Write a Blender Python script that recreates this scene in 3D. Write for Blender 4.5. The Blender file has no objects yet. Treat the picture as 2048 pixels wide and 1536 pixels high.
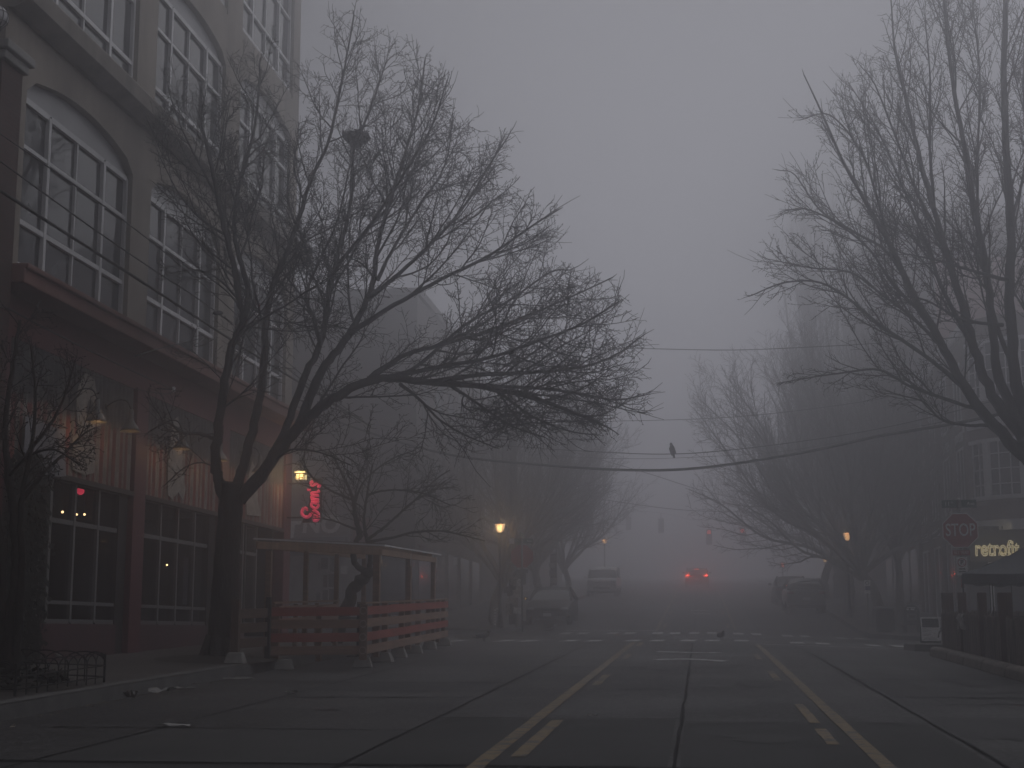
import bpy, bmesh, math, random
import numpy as np
from mathutils import Vector, Matrix
sc = bpy.context.scene
COL = sc.collection
R = math.radians
PI = math.pi
random.seed(11)

# ------------------------------------------------------------------ terrain
PROFILE = [(-45, -1.21), (36, .97), (51, 1.12), (55, 1.25), (90, 3.2), (130, 5.2), (420, 16)]
def street_z(y):
    for (a, b), (c, d) in zip(PROFILE, PROFILE[1:]):
        if y <= c:
            return b + (d - b) * (y - a) / (c - a)
    return PROFILE[-1][1]
def tilt_w(y):
    if y < 30 or y > 70: return 0.
    if y < 35: return (y - 30) / 5
    if y > 58: return (70 - y) / 12
    return 1.
def gz(x, y):
    """road height: the side street falls away to the right of the crossing"""
    return street_z(y) - .03 * min(max(0, x - 1), 12) * tilt_w(y)
KERB_L, KERB_R, WALL_L, WALL_R = -6.85, 5.7, -9.6, 10.2
def walk_z(x, y):
    b = gz(x, y) + .15
    if x < KERB_L: b += .1 * min(1, (KERB_L - x) / 3.)
    return b

# ------------------------------------------------------------------ materials
MATS = {}
def _n(nt, t, **kw):
    n = nt.nodes.new(t)
    for k, v in kw.items(): setattr(n, k, v)
    return n
def mat(name, col, rough=.7, var=.25, scale=3., col2=None, bump=.0, bscale=40., metal=0., spec=.5,
        stretch=(1, 1, 1), detail=6., contrast=(.35, .65)):
    """principled surface, noise-mottled between col and col2 (or a darker col)"""
    if name in MATS: return MATS[name]
    m = bpy.data.materials.new(name); m.use_nodes = True
    nt = m.node_tree; b = nt.nodes['Principled BSDF']
    b.inputs['Roughness'].default_value = rough
    b.inputs['Metallic'].default_value = metal
    b.inputs['Specular IOR Level'].default_value = spec
    c2 = col2 or tuple(c * (1 - var) for c in col)
    tc = _n(nt, 'ShaderNodeTexCoord'); mp = _n(nt, 'ShaderNodeMapping')
    mp.inputs['Scale'].default_value = stretch
    nt.links.new(tc.outputs['Object'], mp.inputs['Vector'])
    no = _n(nt, 'ShaderNodeTexNoise'); no.inputs['Scale'].default_value = scale; no.inputs['Detail'].default_value = detail
    no.inputs['Roughness'].default_value = .65
    nt.links.new(mp.outputs['Vector'], no.inputs['Vector'])
    rp = _n(nt, 'ShaderNodeValToRGB')
    rp.color_ramp.elements[0].position, rp.color_ramp.elements[1].position = contrast
    rp.color_ramp.elements[0].color = (*c2, 1); rp.color_ramp.elements[1].color = (*col, 1)
    nt.links.new(no.outputs['Fac'], rp.inputs['Fac']); nt.links.new(rp.outputs['Color'], b.inputs['Base Color'])
    if bump:
        n2 = _n(nt, 'ShaderNodeTexNoise'); n2.inputs['Scale'].default_value = bscale; n2.inputs['Detail'].default_value = 4
        nt.links.new(mp.outputs['Vector'], n2.inputs['Vector'])
        bp = _n(nt, 'ShaderNodeBump'); bp.inputs['Strength'].default_value = bump; bp.inputs['Distance'].default_value = .02
        nt.links.new(n2.outputs['Fac'], bp.inputs['Height']); nt.links.new(bp.outputs['Normal'], b.inputs['Normal'])
    MATS[name] = m
    return m
def emit(name, col, strength):
    if name in MATS: return MATS[name]
    m = bpy.data.materials.new(name); m.use_nodes = True
    b = m.node_tree.nodes['Principled BSDF']
    b.inputs['Base Color'].default_value = (*col, 1)
    b.inputs['Emission Color'].default_value = (*col, 1); b.inputs['Emission Strength'].default_value = strength
    MATS[name] = m; return m
def glass(name, col, rough=.05, wav=.02, spec=.8):
    """dark window glass: a reflecting pane, slightly wavy"""
    if name in MATS: return MATS[name]
    m = bpy.data.materials.new(name); m.use_nodes = True
    nt = m.node_tree; b = nt.nodes['Principled BSDF']
    b.inputs['Base Color'].default_value = (*col, 1); b.inputs['Roughness'].default_value = rough
    b.inputs['Specular IOR Level'].default_value = spec; b.inputs['IOR'].default_value = 1.6
    tc = _n(nt, 'ShaderNodeTexCoord'); no = _n(nt, 'ShaderNodeTexNoise'); no.inputs['Scale'].default_value = .9
    nt.links.new(tc.outputs['Object'], no.inputs['Vector'])
    bp = _n(nt, 'ShaderNodeBump'); bp.inputs['Strength'].default_value = wav; bp.inputs['Distance'].default_value = .3
    nt.links.new(no.outputs['Fac'], bp.inputs['Height']); nt.links.new(bp.outputs['Normal'], b.inputs['Normal'])
    MATS[name] = m; return m
def brick(name, c1, c2, mortar, scale=1., axis='X'):
    """running-bond bricks of real size on an upright wall; axis = the wall's horizontal direction"""
    if name in MATS: return MATS[name]
    m = bpy.data.materials.new(name); m.use_nodes = True
    nt = m.node_tree; b = nt.nodes['Principled BSDF']; b.inputs['Roughness'].default_value = .9
    tc = _n(nt, 'ShaderNodeTexCoord'); sx = _n(nt, 'ShaderNodeSeparateXYZ'); cx = _n(nt, 'ShaderNodeCombineXYZ')
    nt.links.new(tc.outputs['Object'], sx.inputs[0])
    if axis == 'XY':
        ad = _n(nt, 'ShaderNodeMath', operation='ADD')
        nt.links.new(sx.outputs['X'], ad.inputs[0]); nt.links.new(sx.outputs['Y'], ad.inputs[1]); nt.links.new(ad.outputs[0], cx.inputs['X'])
    else:
        nt.links.new(sx.outputs[axis], cx.inputs['X'])
    nt.links.new(sx.outputs['Z'], cx.inputs['Y'])
    bt = _n(nt, 'ShaderNodeTexBrick'); bt.inputs['Scale'].default_value = 1.
    bt.inputs['Brick Width'].default_value = .22 * scale; bt.inputs['Row Height'].default_value = .075 * scale
    bt.inputs['Mortar Size'].default_value = .009 * scale
    bt.inputs['Color1'].default_value = (*c1, 1); bt.inputs['Color2'].default_value = (*c2, 1); bt.inputs['Mortar'].default_value = (*mortar, 1)
    nt.links.new(cx.outputs[0], bt.inputs['Vector'])
    no = _n(nt, 'ShaderNodeTexNoise'); no.inputs['Scale'].default_value = .8; no.inputs['Detail'].default_value = 5
    nt.links.new(tc.outputs['Object'], no.inputs['Vector'])
    mx = _n(nt, 'ShaderNodeMix', data_type='RGBA', blend_type='MULTIPLY'); mx.inputs[0].default_value = .6
    nt.links.new(bt.outputs['Color'], mx.inputs[6]); nt.links.new(no.outputs['Fac'], mx.inputs[7])
    nt.links.new(mx.outputs[2], b.inputs['Base Color'])
    bp = _n(nt, 'ShaderNodeBump'); bp.inputs['Strength'].default_value = .5; bp.inputs['Distance'].default_value = .006; bp.invert = True
    nt.links.new(bt.outputs['Fac'], bp.inputs['Height']); nt.links.new(bp.outputs['Normal'], b.inputs['Normal'])
    MATS[name] = m; return m

# ------------------------------------------------------------------ mesh builder
class MB:
    def __init__(s):
        s.v = []; s.f = []; s.mi = []; s.m = 0
    def add(s, vs, fs):
        o = len(s.v); s.v += [tuple(p) for p in vs]
        for f in fs: s.f.append(tuple(i + o for i in f)); s.mi.append(s.m)
        return s
    def box(s, x0, x1, y0, y1, z0, z1, M=None):
        vs = [Vector(p) for p in ((x0, y0, z0), (x1, y0, z0), (x1, y1, z0), (x0, y1, z0), (x0, y0, z1), (x1, y0, z1), (x1, y1, z1), (x0, y1, z1))]
        if M: vs = [M @ p for p in vs]
        return s.add(vs, [(0, 3, 2, 1), (4, 5, 6, 7), (0, 1, 5, 4), (1, 2, 6, 5), (2, 3, 7, 6), (3, 0, 4, 7)])
    def bar(s, a, b, w, h=None, up=(0, 0, 1)):
        """square bar from a to b: w across, h along up"""
        a = Vector(a); b = Vector(b); h = h or w
        d = (b - a).normalized(); u = Vector(up)
        if abs(d.dot(u)) > .98: u = Vector((0, 1, 0))
        r = d.cross(u).normalized() * (w / 2); u = r.cross(d).normalized() * (h / 2)
        vs = [a - r - u, a + r - u, a + r + u, a - r + u, b - r - u, b + r - u, b + r + u, b - r + u]
        return s.add(vs, [(0, 1, 2, 3), (7, 6, 5, 4), (0, 4, 5, 1), (1, 5, 6, 2), (2, 6, 7, 3), (3, 7, 4, 0)])
    def tube(s, pts, rad, n=8, cap=True):
        pts = [Vector(p) for p in pts]
        if not isinstance(rad, (list, tuple)): rad = [rad] * len(pts)
        o = len(s.v); u = None
        for i, p in enumerate(pts):
            d = (pts[min(i + 1, len(pts) - 1)] - pts[max(i - 1, 0)])
            d = d.normalized() if d.length > 1e-9 else Vector((0, 0, 1))
            if u is None: u = d.orthogonal().normalized()
            u = (u - d * u.dot(d))
            u = u.normalized() if u.length > 1e-6 else d.orthogonal().normalized()
            w = d.cross(u)
            for k in range(n):
                a = 2 * PI * k / n
                s.v.append(tuple(p + (u * math.cos(a) + w * math.sin(a)) * rad[i]))
        for i in range(len(pts) - 1):
            for k in range(n):
                k2 = (k + 1) % n
                s.f.append((o + i * n + k, o + i * n + k2, o + (i + 1) * n + k2, o + (i + 1) * n + k)); s.mi.append(s.m)
        if cap:
            s.f.append(tuple(o + k for k in range(n))[::-1]); s.mi.append(s.m)
            e = o + (len(pts) - 1) * n
            s.f.append(tuple(e + k for k in range(n))); s.mi.append(s.m)
        return s
    def lathe(s, prof, c=(0, 0, 0), n=24, M=None):
        """prof = [(r, z)...] round the z axis at c"""
        o = len(s.v)
        for r, z in prof:
            for k in range(n):
                a = 2 * PI * k / n
                p = Vector((r * math.cos(a), r * math.sin(a), z))
                if M: p = M @ p
                s.v.append((p.x + c[0], p.y + c[1], p.z + c[2]))
        for i in range(len(prof) - 1):
            for k in range(n):
                k2 = (k + 1) % n
                s.f.append((o + i * n + k, o + i * n + k2, o + (i + 1) * n + k2, o + (i + 1) * n + k)); s.mi.append(s.m)
        if prof[0][0] > 1e-4: s.f.append(tuple(o + k for k in range(n))[::-1]); s.mi.append(s.m)
        e = o + (len(prof) - 1) * n
        if prof[-1][0] > 1e-4: s.f.append(tuple(e + k for k in range(n))); s.mi.append(s.m)
        return s
    def prism(s, poly, a, b, plane='XY'):
        """extrude a 2-D polygon from a to b along the third axis"""
        n = len(poly)
        def P(p, q):
            return {'XY': (p[0], p[1], q), 'XZ': (p[0], q, p[1]), 'YZ': (q, p[0], p[1])}[plane]
        vs = [P(p, a) for p in poly] + [P(p, b) for p in poly]
        return s.add(vs, [tuple(range(n))[::-1], tuple(range(n, 2 * n))] + [(i, (i + 1) % n, n + (i + 1) % n, n + i) for i in range(n)])
    def sphere(s, c, r, n=16, m=10, sq=(1, 1, 1)):
        pr = [(math.sin(PI * i / m), -math.cos(PI * i / m)) for i in range(m + 1)]
        o = len(s.v); s.lathe(pr, (0, 0, 0), n)
        for i in range(o, len(s.v)):
            p = s.v[i]; s.v[i] = (c[0] + p[0] * r * sq[0], c[1] + p[1] * r * sq[1], c[2] + p[2] * r * sq[2])
        return s
    def build(s, name, mats=None, parent=None, smooth=False, M=None, bevel=0, fix=True):
        me = bpy.data.meshes.new(name)
        me.from_pydata(s.v, [], s.f)
        if mats is not None:
            for q in (mats if isinstance(mats, (list, tuple)) else [mats]): me.materials.append(q)
            if any(s.mi): me.polygons.foreach_set('material_index', s.mi)
        if fix:
            bm = bmesh.new(); bm.from_mesh(me); bmesh.ops.recalc_face_normals(bm, faces=bm.faces); bm.to_mesh(me); bm.free()
        if smooth: me.polygons.foreach_set('use_smooth', [True] * len(me.polygons))
        me.update()
        o = bpy.data.objects.new(name, me); COL.objects.link(o)
        if M: o.matrix_world = M
        if parent: o.parent = parent; 
        if bevel:
            b = o.modifiers.new('bevel', 'BEVEL'); b.width = bevel; b.segments = 2; b.limit_method = 'ANGLE'
        return o
def tag(o, label, cat, group=None):
    o['label'] = label; o['category'] = cat
    if group: o['group'] = group
    return o
def thing(name, label, cat, loc=(0, 0, 0), rz=0., group=None):
    o = bpy.data.objects.new(name, None); COL.objects.link(o)
    o.empty_display_size = .2
    o.location = loc; o.rotation_euler = (0, 0, rz)
    return tag(o, label, cat, group)
def struct(o):
    o['kind'] = 'structure'; return o
def stuff(o):
    o['kind'] = 'stuff'; return o
def dup(o, parent=None):
    c = o.copy(); COL.objects.link(c)
    if parent: c.parent = parent
    for ch in list(o.children): dup(ch, c)
    return c
def text_mesh(txt, size, depth=.004, shear=0., outline=0., align='CENTER', spacing=1., bold=0.):
    """a mesh of lettering in its own xy plane, centred at the origin, facing +z"""
    cu = bpy.data.curves.new('lettering', 'FONT'); cu.body = txt; cu.size = size
    cu.align_x = align; cu.align_y = 'CENTER'; cu.shear = shear; cu.space_character = spacing
    if outline: cu.fill_mode = 'NONE'; cu.bevel_depth = outline; cu.bevel_resolution = 2
    else: cu.extrude = depth; cu.offset = bold
    cu.resolution_u = 6
    ob = bpy.data.objects.new('lettering', cu); COL.objects.link(ob)
    dg = bpy.context.evaluated_depsgraph_get(); dg.update()
    me = bpy.data.meshes.new_from_object(ob.evaluated_get(dg))
    bpy.data.objects.remove(ob); bpy.data.curves.remove(cu)
    return me
def lettering(name, txt, size, m, loc, parent=None, face='-Y', sx=1., **kw):
    """upright writing that reads from the side named by face"""
    me = text_mesh(txt, size, **kw); me.materials.clear(); me.materials.append(m)
    o = bpy.data.objects.new(name, me); COL.objects.link(o)
    rz = {'-Y': 0, '+Y': PI, '+X': PI / 2, '-X': -PI / 2}[face]
    me.transform(Matrix.Diagonal((sx, 1, 1, 1)))
    o.rotation_euler = (PI / 2, 0, rz); o.location = loc
    if parent: o.parent = parent
    return o
AIR = .45
FOG, FOG_G, SUN_EL, SUN_AZ, SUN_ANG, SUN, SKY, EXPO, DUST, HTOP = .018, .86, 44, 52, 130, 4.5, .05, -1.68, 0., 28
# ------------------------------------------------------------------ ground, road, pavements
def road_mat():
    m = mat('worn_road_concrete', (.052, .0515, .053), .62, .35, .35, col2=(.029, .0288, .030), detail=8, spec=.28)
    nt = m.node_tree; b = nt.nodes['Principled BSDF']
    tc = _n(nt, 'ShaderNodeTexCoord')
    vo = _n(nt, 'ShaderNodeTexVoronoi'); vo.inputs['Scale'].default_value = 38
    n1 = _n(nt, 'ShaderNodeTexNoise'); n1.inputs['Scale'].default_value = 20; n1.inputs['Detail'].default_value = 5; n1.inputs['Roughness'].default_value = .8
    nt.links.new(tc.outputs['Object'], vo.inputs['Vector']); nt.links.new(tc.outputs['Object'], n1.inputs['Vector'])
    rp = _n(nt, 'ShaderNodeValToRGB'); rp.color_ramp.elements[0].position = .42; rp.color_ramp.elements[1].position = .60
    rp.color_ramp.elements[0].color = (.3, .3, .3, 1); rp.color_ramp.elements[1].color = (1.75, 1.72, 1.7, 1)
    nt.links.new(n1.outputs['Fac'], rp.inputs['Fac'])
    mx = _n(nt, 'ShaderNodeMix', data_type='RGBA', blend_type='MULTIPLY'); mx.inputs[0].default_value = 1
    old = b.inputs['Base Color'].links[0].from_socket
    nt.links.new(old, mx.inputs[6]); nt.links.new(rp.outputs['Color'], mx.inputs[7]); nt.links.new(mx.outputs[2], b.inputs['Base Color'])
    # damp and dry patches
    n2 = _n(nt, 'ShaderNodeTexNoise'); n2.inputs['Scale'].default_value = .5; n2.inputs['Detail'].default_value = 6
    nt.links.new(tc.outputs['Object'], n2.inputs['Vector'])
    mr = _n(nt, 'ShaderNodeMapRange'); mr.inputs['To Min'].default_value = .5; mr.inputs['To Max'].default_value = .95
    nt.links.new(n2.outputs['Fac'], mr.inputs['Value']); nt.links.new(mr.outputs[0], b.inputs['Roughness'])
    bp = _n(nt, 'ShaderNodeBump'); bp.inputs['Strength'].default_value = .5; bp.inputs['Distance'].default_value = .008
    nt.links.new(vo.outputs['Distance'], bp.inputs['Height']); nt.links.new(bp.outputs['Normal'], b.inputs['Normal'])
    return m
ROAD = road_mat()
DIRT = mat('bare_ground', (.06, .055, .05), .95, .4, .6)
PAVE = mat('damp_pavement', (.062, .056, .052), .75, .5, .7, col2=(.028, .026, .025), bump=.3, bscale=60)
KERB = mat('kerb_concrete', (.12, .118, .116), .8, .45, 2.5, bump=.4, bscale=50)
def frange(a, b, s):
    n = max(1, round((b - a) / s)); return [a + (b - a) * i / n for i in range(n + 1)]
def sheet(name, xs, ys, zf, m):
    mb = MB(); nx = len(xs)
    mb.add([(x, y, zf(x, y)) for y in ys for x in xs], [(j * nx + i, j * nx + i + 1, (j + 1) * nx + i + 1, (j + 1) * nx + i) for j in range(len(ys) - 1) for i in range(nx - 1)])
    return mb.build(name, m, smooth=True)
YS = frange(-44, 30, 4) + frange(31, 70, 1) + frange(74, 328, 6)
struct(sheet('ground', [-88, -30, -12, 0, 1, 13, 30, 88], YS, lambda x, y: gz(x, y) - .03, DIRT))
struct(sheet('road', [-6.75, -4, -2, 0, 1, 3, 5, 6.3], YS, gz, ROAD))
struct(sheet('side_street', [-88, -40, -20, -6.75], frange(35.6, 51.4, 1), gz, ROAD))
struct(sheet('side_street', [6.3, 13, 30, 88], frange(35.6, 51.4, 1), gz, ROAD))

def pavement(name, xl, xr, ys, path):
    """a walk between two edge functions, with the kerb swept along path"""
    mb = MB(); n = 9
    for y in ys:
        a, b = xl(y), xr(y)
        for i in range(n):
            x = a + (b - a) * (i / (n - 1)) ** (1 if abs(a) < 50 and abs(b) < 50 else (2.5 if abs(b) > 50 else .4))
            mb.v.append((x, y, walk_z(x, y)))
    for j in range(len(ys) - 1):
        for i in range(n - 1):
            mb.f.append((j * n + i, j * n + i + 1, (j + 1) * n + i + 1, (j + 1) * n + i)); mb.mi.append(0)
    struct(mb.build(name, PAVE, smooth=True))
    k = MB(); P = [Vector((x, y, 0)) for x, y in path]; rows = []
    for i, p in enumerate(P):
        d = (P[min(i + 1, len(P) - 1)] - P[max(i - 1, 0)]).normalized()
        inn = Vector((-d.y, d.x, 0)) * .17          # inward = left of travel
        z = gz(p.x, p.y); q = p + inn
        rows.append([(p.x - inn.x * .1, p.y - inn.y * .1, z - .06), (p.x, p.y, z + .135), (p.x + inn.x * .15, p.y + inn.y * .15, z + .155), (q.x, q.y, walk_z(q.x, q.y) + .005), (q.x, q.y, z - .06)])
    for r in rows: k.v += r
    for i in range(len(rows) - 1):
        for j in range(4):
            k.f.append((i * 5 + j, i * 5 + j + 1, i * 5 + j + 6, i * 5 + j + 5)); k.mi.append(0)
    struct(k.build('kerb', KERB))
def arc(cx, cy, r, a0, a1, n=10):
    return [(cx + r * math.cos(R(a0 + (a1 - a0) * i / n)), cy + r * math.sin(R(a0 + (a1 - a0) * i / n))) for i in range(n + 1)]
ln = lambda x0, y0, x1, y1, s=3.: [(x0 + (x1 - x0) * t, y0 + (y1 - y0) * t) for t in frange(0, 1, s / max(s, math.hypot(x1 - x0, y1 - y0)))]
# left, near block
def xrl(y): return KERB_L if y < 33 else KERB_L - 3 + math.sqrt(max(0, 9 - (y - 33) ** 2))
pavement('left_near_sidewalk', lambda y: -86, xrl, frange(-43, 33, 2) + frange(33.25, 36, .25), ln(KERB_L, -43, KERB_L, 33) + arc(KERB_L - 3, 33, 3, 0, 90)[1:] + ln(KERB_L - 3, 36, -86, 36)[1:])
# left, far block
def xrf(y): return KERB_L if y > 54 else KERB_L - 3 + math.sqrt(max(0, 9 - (54 - y) ** 2))
pavement('left_far_sidewalk', lambda y: -86, xrf, frange(51, 54, .25) + frange(54.5, 70, 1) + frange(74, 328, 6), ln(-86, 51, KERB_L - 3, 51) + arc(KERB_L - 3, 54, 3, -90, 0)[1:] + ln(KERB_L, 54, KERB_L, 328)[1:])
# right, far block
def xlf(y): return KERB_R if y > 53 else KERB_R + 3 - math.sqrt(max(0, 9 - (53 - y) ** 2))
pavement('right_far_sidewalk', xlf, lambda y: 86, frange(50, 53, .25) + frange(53.5, 70, 1) + frange(74, 328, 6), (ln(KERB_R, 328, KERB_R, 53) + arc(KERB_R + 3, 53, 3, 180, 270)[1:] + ln(KERB_R + 3, 50, 86, 50)[1:]))
# right, near block with its kerb bulb at the crossing
def xln(y):
    if y < 31.5: return 5.9
    if y < 33: return 5.9 - 1.4 * (y - 31.5) / 1.5
    if y < 34.6: return 4.5
    return 4.5 + 1.4 - math.sqrt(max(0, 1.96 - (y - 34.6) ** 2))
pavement('right_near_sidewalk', xln, lambda y: 86, frange(-43, 31.5, 2) + frange(31.75, 36, .25), (ln(86, 36, 5.9, 36) + arc(5.9, 34.6, 1.4, 90, 180)[1:] + [(4.5, 33.8), (4.5, 33), (5.2, 32.25), (5.9, 31.5)] + ln(5.9, 31.4, 5.9, -43)[1:]))

# ---- joints, patches, paint
TAR = mat('tar_joint', (.013, .013, .014), .95, .3, 5, spec=.15)
WHITE = None
def worn(name, col, under, amount, scale=9.):
    """road paint worn through to the road"""
    m = mat(name, col, .7, 0, scale, col2=under, detail=8, contrast=(amount, amount + .1)); return m
WPAINT = worn('worn_white_paint', (.42, .42, .42), (.06, .059, .059), .40)
YPAINT = worn('worn_yellow_paint', (.15, .102, .04), (.045, .043, .041), .42, 6.)
def ribbon(name, pts, w, m, dz, wob=0.):
    mb = MB(); n = len(pts)
    for i, (x, y) in enumerate(pts):
        a = pts[max(0, i - 1)]; b = pts[min(n - 1, i + 1)]; d = Vector((b[0] - a[0], b[1] - a[1])).normalized()
        ww = w / 2 * (1 + wob * random.uniform(-.7, .7)); ox = random.uniform(-1, 1) * wob * .02
        for s in (-1, 1):
            X = x - d.y * ww * s + ox; Y = y + d.x * ww * s
            mb.v.append((X, Y, gz(X, Y) + dz))
    for i in range(n - 1): mb.f.append((2 * i, 2 * i + 1, 2 * i + 3, 2 * i + 2)); mb.mi.append(0)
    return struct(mb.build(name, m))
def line(x0, y0, x1, y1, s=.8): return ln(x0, y0, x1, y1, s)
def patch(x0, x1, y0, y1, m, dz=.003):
    return struct(sheet('concrete_patch', frange(x0, x1, 1.), frange(y0, y1, 1.), lambda x, y: gz(x, y) + dz, m))
SLAB = mat('smooth_slab', (.056, .0558, .057), .8, .3, .8, bump=.15, bscale=70, spec=.25)
SLAB2 = mat('dark_slab', (.037, .0368, .038), .8, .35, .8, bump=.15, bscale=70, spec=.25)
patch(-4.9, -2.62, 10.95, 13.6, SLAB); patch(-2.55, -.25, 10.95, 14.9, SLAB2); patch(-.16, 2.05, 10.95, 14.6, SLAB2); patch(2.2, 5.6, 13.2, 15.4, SLAB)
patch(2.2, 5.7, 18.2, 21.5, SLAB); patch(-6.4, -2.62, 8.6, 10.88, SLAB2); patch(2.15, 5.6, 31.2, 33.4, SLAB); patch(-6.3, -2.65, 26.2, 28.8, SLAB); patch(-5.2, -2.65, 18.8, 20.4, SLAB)
for x, w in ((-2.6, .032), (-.2, .036), (2.12, .032), (-4.95, .02)):
    ribbon('road_joint', line(x, 4, x + .02, 36), w, TAR, .006, .5)
    ribbon('road_joint', line(x, 55.5, x, 110, 3), w, TAR, .006, .4)
ribbon('road_joint', line(-6.4, 10.91, 1.0, 10.91), .10, TAR, .0065, .5)
for y, a, b, w in ((13.65, -6, -2.6, .016), (14.95, -2.6, -.2, .014), (14.65, -.2, 2.1, .012), (17.6, -5, -2.6, .02), (20.5, -6.3, -2.6, .02), (19.2, -2.6, -.2, .012), (21.6, 2.1, 5.6, .025), (18.1, 2.1, 5.6, .02), (24.8, -2.6, 2.1, .012), (28.9, -5.4, -2.6, .02), (31.1, 2.1, 4.4, .02), (36.5, -6.5, 5.4, .02)):
    ribbon('road_joint', line(a, y, b, y + random.uniform(-.15, .15), .3), w * 2.6, TAR, .0065, .9)
# hairline cracks
for k in range(16):
    x, y = random.uniform(2.4, 5.2), random.uniform(14, 30)
    pts = [(x, y)]
    for q in range(7): x += random.uniform(.05, .28); y += random.uniform(-.2, .2); pts.append((x, y))
    ribbon('road_crack', pts, .035, TAR, .0065, .8)
# oil drips and tyre-dark patches of real stain
STAIN = mat('oil_stain', (.016, .0155, .016), .7, .4, 6, spec=.3)
for x, y, rx, ry in ((-1.0, 14.2, .16, .3), (.5, 13.1, .3, .5), (-.9, 19.6, .2, .5), (.75, 20.3, .25, .6), (-4.1, 19.5, .2, .5), (-3.9, 15.8, .12, .2), (3.6, 21, .3, .6), (4.2, 12.4, .3, .3), (-.55, 24.5, .3, .8)):
    pts = [(x + rx * math.cos(a) * random.uniform(.6, 1.2), y + ry * math.sin(a) * random.uniform(.6, 1.2)) for a in [2 * PI * i / 14 for i in range(14)]]
    struct(MB().add([(px, py, gz(px, py) + .0075) for px, py in pts], [tuple(range(14))]).build('road_stain', STAIN))
# yellow centre lane
def paint(x0, y0, x1, y1, w, m): return ribbon('road_marking', line(x0, y0, x1, y1, .5), w, m, .009, .12)
paint(-1.60, 7, -1.57, 36.7, .125, YPAINT); paint(1.29, 7, 1.29, 35, .115, YPAINT)
for a, b in ((3.3, 6.4), (11.5, 14.7), (20, 22.5), (27.8, 29.6), (34, 36.4)): paint(-1.375, a, -1.375, b, .115, YPAINT)
for a, b in ((3.5, 6.5), (12.6, 14.0), (14.6, 16.9), (21.2, 23.6), (27.6, 29.6)): paint(1.05, a, 1.05, b, .1, YPAINT)
paint(-1.55, 55.3, -1.5, 112, .13, YPAINT); paint(1.28, 55.5, 1.3, 112, .11, YPAINT)
for a in range(57, 108, 11): paint(-1.33, a, -1.33, a + 3, .11, YPAINT); paint(1.05, a, 1.05, a + 3, .1, YPAINT)
# stop lines and crossing bars
paint(1.25, 35.5, 4.75, 35.35, .16, WPAINT); paint(-4.9, 55.3, -1.5, 55.3, .2, WPAINT)
for x, y, n in ((-6.25, 38.4, 1), (-5.0, 38.5, 2), (-3.35, 38.9, 2), (-1.75, 39.2, 2), (-.35, 39.4, 2), (1.0, 39.4, 1), (2.35, 38.6, 2), (4.15, 38.0, 2)):
    for q in range(n): paint(x + q * .62, y - 1.1, x + q * .62 + .1, y + 1.1, .36, WPAINT)
for x, y, n in ((-4.6, 52.4, 2), (-3.0, 52.6, 2), (-1.45, 52.6, 2), (-.2, 52.7, 2), (1.3, 52.4, 2), (2.9, 51.6, 2), (4.6, 50.6, 2)):
    for q in range(n): paint(x + q * .6, y - .9, x + q * .6, y + .9, .34, WPAINT)
# the pair of worn turn-arrow strokes in the centre lane
ribbon('road_marking', [(-.86, 30.9), (-.6, 30.7), (-.3, 30.55), (0, 30.4), (.2, 30.35), (.35, 30.5)], .32, WPAINT, .009, .35)
ribbon('road_marking', [(-.82, 27.4), (-.5, 27.55), (-.2, 27.6), (.05, 27.4), (.3, 27.0), (.45, 26.8)], .34, WPAINT, .009, .35)
ribbon('road_marking', [(-.3, 68.5), (.5, 68.5)], .5, WPAINT, .009, .2); ribbon('road_marking', [(-.4, 72), (.4, 72)], .5, WPAINT, .009, .2)
# pavement flags
GROOVE = mat('pavement_groove', (.03, .028, .027), .9, .3, 8)
mb = MB()
for y in frange(6, 33, 1.5): mb.add([(x, y + o, walk_z(x, y) + .003) for o in (0, .012) for x in (-9.55, -6.8)], [(0, 1, 3, 2)])
for x in (-8.2,): mb.add([(x + o, y, walk_z(x, y) + .003) for y in (6, 33) for o in (0, .012)], [(0, 1, 3, 2)])
struct(mb.build('pavement_joints', GROOVE))
# soil of the two tree pits
SOIL = mat('wet_soil', (.035, .03, .024), .95, .5, 7, bump=1., bscale=14)
def soil(x, y, rx, ry):
    mb = MB(); rings = 5; n = 20
    mb.v.append((x, y, walk_z(x, y) + .09))
    for r in range(1, rings + 1):
        for k in range(n):
            a = 2 * PI * k / n; f = r / rings; px = x + rx * f * math.cos(a); py = y + ry * f * math.sin(a)
            mb.v.append((px, py, walk_z(px, py) + .004 + .08 * (1 - f) + .02 * random.random() * (1 - f)))
    for k in range(n): mb.f.append((0, 1 + k, 1 + (k + 1) % n)); mb.mi.append(0)
    for r in range(rings - 1):
        for k in range(n): mb.f.append((1 + r * n + k, 1 + r * n + (k + 1) % n, 1 + (r + 1) * n + (k + 1) % n, 1 + (r + 1) * n + k)); mb.mi.append(0)
    return struct(mb.build('soil', SOIL))
soil(-7.6, 23.4, .95, 1.3); soil(-7.75, 16.6, .7, 1.0)
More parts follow.
